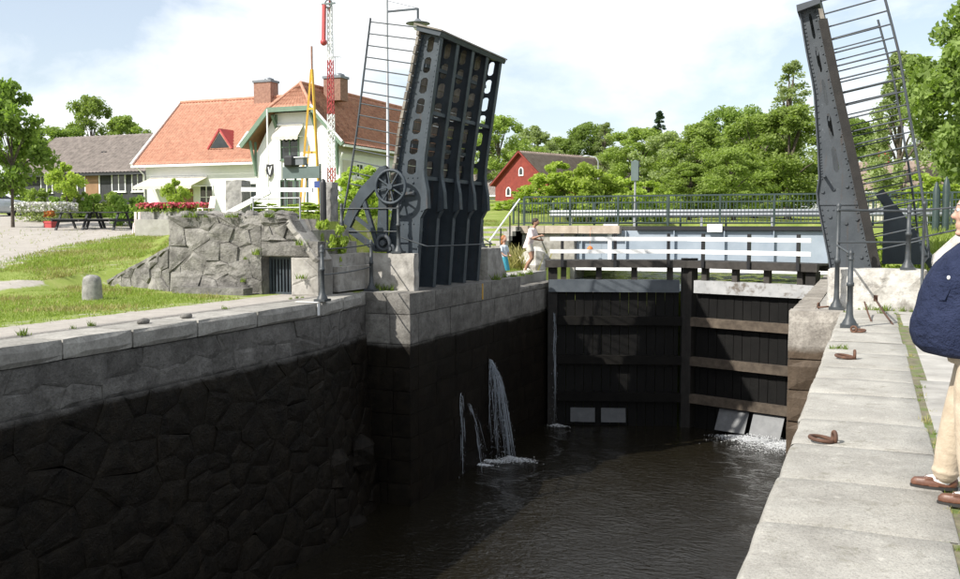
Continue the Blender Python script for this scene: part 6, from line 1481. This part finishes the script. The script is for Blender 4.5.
loft(b, [(-.085,0,.835,.15,.16),(-.105,0,.855,.225,.205),(-.112,0,.90,.268,.228),(-.112,0,.97,.292,.242),(-.106,0,1.04,.294,.246),(-.092,0,1.12,.282,.246),(-.098,0,1.20,.262,.243),(-.096,0,1.29,.232,.238),(-.090,0,1.37,.192,.230),(-.078,0,1.43,.150,.205),(-.066,0,1.475,.108,.140),(-.060,0,1.50,.086,.092)], 28)
for s in (-1, 1): limb(b, [(-.055,s*.20,1.39),(.02,s*.262,1.28),(.10,s*.298,1.18)], [.088,.086,.084], 14)
blend('shirt', b, M['navy'], MN, .009, 8)
b = MB(); b.torus((.012,0,1.492), (-.25,0,1), .078, .016, 22, 8); obj('collar', fwd(b), M['navy'], MN, local=True)
for s in (-1, 1):
    b = MB(); b.add([(-.085,s*.02,1.478),(-.05,s*.085,1.492),(-.125,s*.085,1.415),(-.135,s*.03,1.432)], [(0,1,2,3)]); b.add([(-.08,s*.02,1.466),(-.045,s*.085,1.480),(-.118,s*.085,1.405),(-.13,s*.03,1.42)], [(3,2,1,0)]); obj('collar_flap', b, M['navy'], MN, local=True)
b = MB(); b.add([(-.232,-.175,1.27),(-.185,-.215,1.285),(-.232,-.226,1.175),(-.276,-.178,1.165)], [(0,1,2,3)]); b.add([(-.222,-.165,1.27),(-.175,-.205,1.285),(-.222,-.216,1.175),(-.266,-.168,1.165)], [(3,2,1,0)]); obj('pocket', b, M['navy'], MN, local=True)
b = MB(); b.ball((-.215,-.205,1.30), (.010,.008,.012), 8, 6); obj('badge', b, M['white'], MN, local=True)
b = MB()
loft(b, [(-.02,0,.80,.17,.185),(-.015,0,.90,.20,.195),(-.01,0,.98,.20,.19)], 22)
for s, ax_ in ((-1,-.07),(1,-.20)):
    limb(b, [(-.02,s*.095,.84),(-.055,s*.12,.66),(ax_*.35-.04,s*.14,.46),(ax_*.7-.01,s*.155,.27),(ax_+.03,s*.165,.11)], [.118,.112,.094,.082,.074], 16)
    b.torus((ax_+.03,s*.165,.115), (.1,0,1), .068, .016, 18, 6); b.torus((ax_*.75,s*.157,.24), (.25,.1*s,1), .076, .010, 18, 6); b.torus((ax_*.4-.035,s*.142,.43), (-.2,.15*s,1), .088, .009, 18, 6)
blend('trousers', b, M['khaki'], MN, .009, 3)
b = MB(); b.torus((-.02,0,.862), (.12,0,1), .188, .017, 26, 6); obj('belt', b, M['shoe'], MN, local=True)
b = MB(); b.box(-.222,-.205,-.028,.028,.845,.885); obj('buckle', b, M['galv'], MN, local=True)
for s, ax_ in ((-1,-.04),(1,-.17)):
    b = MB(); limb(b, [(ax_,s*.165,.075),(ax_+.01,s*.165,.14)], [.043,.045], 12); limb(b, [(ax_,s*.165,.058),(ax_-.09,s*.172,.046)], [.038,.032], 12); obj('sock', b, M['sock'], MN, local=True)
    b = MB(); loft(b, [(ax_-.062,s*.17,.0,.132,.046),(ax_-.062,s*.17,.018,.134,.047)], 20); sh_ = obj('sole', b, M['sole'], MN, local=True)
    b = MB(); loft(b, [(ax_-.064,s*.17,.018,.130,.045),(ax_-.070,s*.17,.042,.122,.041),(ax_-.095,s*.17,.062,.080,.030)], 18); b.ball((ax_+.042,s*.168,.048), (.030,.038,.042), 12, 8); b.bar((ax_-.03,s*.17-.042,.072),(ax_-.03,s*.17+.042,.072), .05, .014); b.bar((ax_-.09,s*.17-.036,.066),(ax_-.09,s*.17+.036,.066), .04, .014); blend('shoe', b, M['shoe'], MN, .006, 3)
# --- person stepping towards the gate walkway (faces +X)
WK = thing('person', 'walking person in pale pink shirt with bare legs stepping onto the gate', 'person', (-10.42, 29.5, -.012)); WK.scale = (1.06,)*3
b = MB()
loft(b, [(.10,0,1.34,.06,.06),(.16,0,1.43,.052,.052),(.19,0,1.50,.055,.052)], 14); b.ball((.215,0,1.58), (.098,.076,.115), 16, 12); b.ball((.31,0,1.565), (.022,.014,.018), 8, 6); b.ball((.285,0,1.525), (.03,.035,.03), 8, 6); b.ball((.20,-.075,1.57), (.02,.01,.03), 8, 6); b.ball((.20,.075,1.57), (.02,.01,.03), 8, 6)
loft(b, [(-.02,0,.82,.11,.16),(.02,0,1.0,.10,.14),(.08,0,1.25,.11,.17),(.10,0,1.36,.08,.14)], 16)
for s, kn, an in ((-1,(.12,-.10,.48),(-.10,-.10,.10)),(1,(.06,.10,.47),(-.16,.10,.16))):
    limb(b, [(-.01,s*.085,.86),(.06,s*.095,.67),kn], [.085,.075,.056]); limb(b, [kn, ((kn[0]*.5+an[0]*.5)-.02,s*.10,(kn[2]+an[2])/2), an], [.055,.058,.036])
for s, el, wr in ((-1,(.20,-.24,1.08),(.42,-.20,1.16)),(1,(.04,.25,1.06),(.26,.22,1.02))):
    limb(b, [(.09,s*.19,1.33),(.13,s*.22,1.2),el], [.052,.046,.040]); limb(b, [el, wr], [.040,.028])
    w = Vector(wr); b.ball(w+Vector((.05,0,.01)), (.045,.018,.036), 8, 6)
    for f in range(4): limb(b, [w+Vector((.085,0,.03-.016*f)), w+Vector((.115,.01,.026-.016*f)), w+Vector((.118,.03,.02-.016*f))], [.0085,.008,.007], 6)
    limb(b, [w+Vector((.04,0,.035)), w+Vector((.07,.02,.06))], [.01,.008], 6)
blend('body', b, M['tannedskin'], WK, .012, 3)
b = MB(); loft(b, [(-.06,0,.78,.15,.19),(-.03,0,.9,.135,.18),(.02,0,1.05,.125,.17),(.07,0,1.22,.13,.19),(.10,0,1.34,.10,.17),(.12,0,1.40,.065,.09)], 20)
for s in (-1, 1): limb(b, [(.09,s*.18,1.33),(.12,s*.215,1.22),(.15,s*.23,1.14)], [.07,.068,.066])
blend('shirt', b, M['pinkshirt'], WK, .014, 4)
b = MB(); loft(b, [(-.02,0,.74,.12,.165),(-.02,0,.86,.13,.17),(-.01,0,.92,.125,.165)], 18)
for s in (-1, 1): limb(b, [(-.01,s*.085,.84),(.04,s*.093,.70)], [.098,.094])
blend('shorts', b, M['creamshorts'], WK, .014, 3)
b = MB(); b.ball((.195,0,1.615), (.105,.088,.098), 14, 10); b.ball((.12,0,1.56), (.045,.07,.07), 10, 8); obj('hair', b, M['darkhair'], WK, local=True)
for s, an in ((-1,(-.10,-.10,.0)),(1,(-.16,.10,.06))):
    b = MB(); loft(b, [(an[0]+.06,an[1],an[2]+.012,.13,.048),(an[0]+.06,an[1],an[2]+.045,.125,.045),(an[0]+.02,an[1],an[2]+.085,.075,.040)], 16); obj('shoe', b, M['sock'], WK, local=True)
# --- child in turquoise skirt
q = atY(504,272,27.75); CH = thing('person', 'auburn-haired child in pale blue top and turquoise skirt behind the slanting plinth', 'person', (q.x, q.y, gz(q.x,q.y) if q.x < -12.2 else -.012), R(-20)); CH.scale = (1.05,)*3
b = MB(); loft(b, [(0,0,.88,.045,.045),(0,0,.98,.04,.04)], 12); b.ball((.01,0,1.09), (.085,.072,.10), 14, 10); b.ball((.095,0,1.075), (.015,.012,.014), 8, 6)
loft(b, [(0,0,.5,.08,.10),(0,0,.7,.075,.095),(0,0,.86,.07,.11),(0,0,.92,.04,.06)], 14)
for s in (-1, 1):
    limb(b, [(0,s*.055,.52),(.01,s*.06,.29),(0,s*.06,.06)], [.055,.042,.030]); limb(b, [(0,s*.12,.86),(.03,s*.155,.68),(.13,s*.11,.60)], [.036,.030,.022]); b.ball((.16,s*.10,.60), (.03,.016,.022), 8, 6)
    for f in range(4): limb(b, [Vector((.18,s*.10,.61-.01*f)), Vector((.205,s*.09,.607-.01*f))], [.006,.005], 6)
blend('body', b, M['skin'], CH, .010, 3)
b = MB(); loft(b, [(0,0,.52,.095,.115),(0,0,.7,.09,.11),(0,0,.86,.085,.125),(0,0,.92,.05,.07)], 16)
for s in (-1, 1): limb(b, [(0,s*.115,.86),(.025,s*.15,.73)], [.05,.045])
blend('top', b, M['paleblue'], CH, .011, 3)
b = MB(); loft(b, [(0,0,.16,.17,.19),(0,0,.35,.135,.155),(0,0,.56,.10,.12)], 20); obj('skirt', b, M['turquoise'], CH, local=True)
b = MB(); b.ball((-.015,0,1.115), (.092,.085,.095), 14, 10); b.ball((-.05,0,1.0), (.05,.075,.11), 12, 8); obj('hair', b, M['redhair'], CH, local=True)
for s in (-1, 1): b = MB(); loft(b, [(.03,s*.06,.0,.085,.034),(.03,s*.06,.03,.08,.032),(.0,s*.06,.055,.05,.028)], 14); obj('shoe', b, M['white'], CH, local=True)
b_ = MB(); b_.ball((-10.2,36.62,1.53-.0+.16), .16, 12, 8)
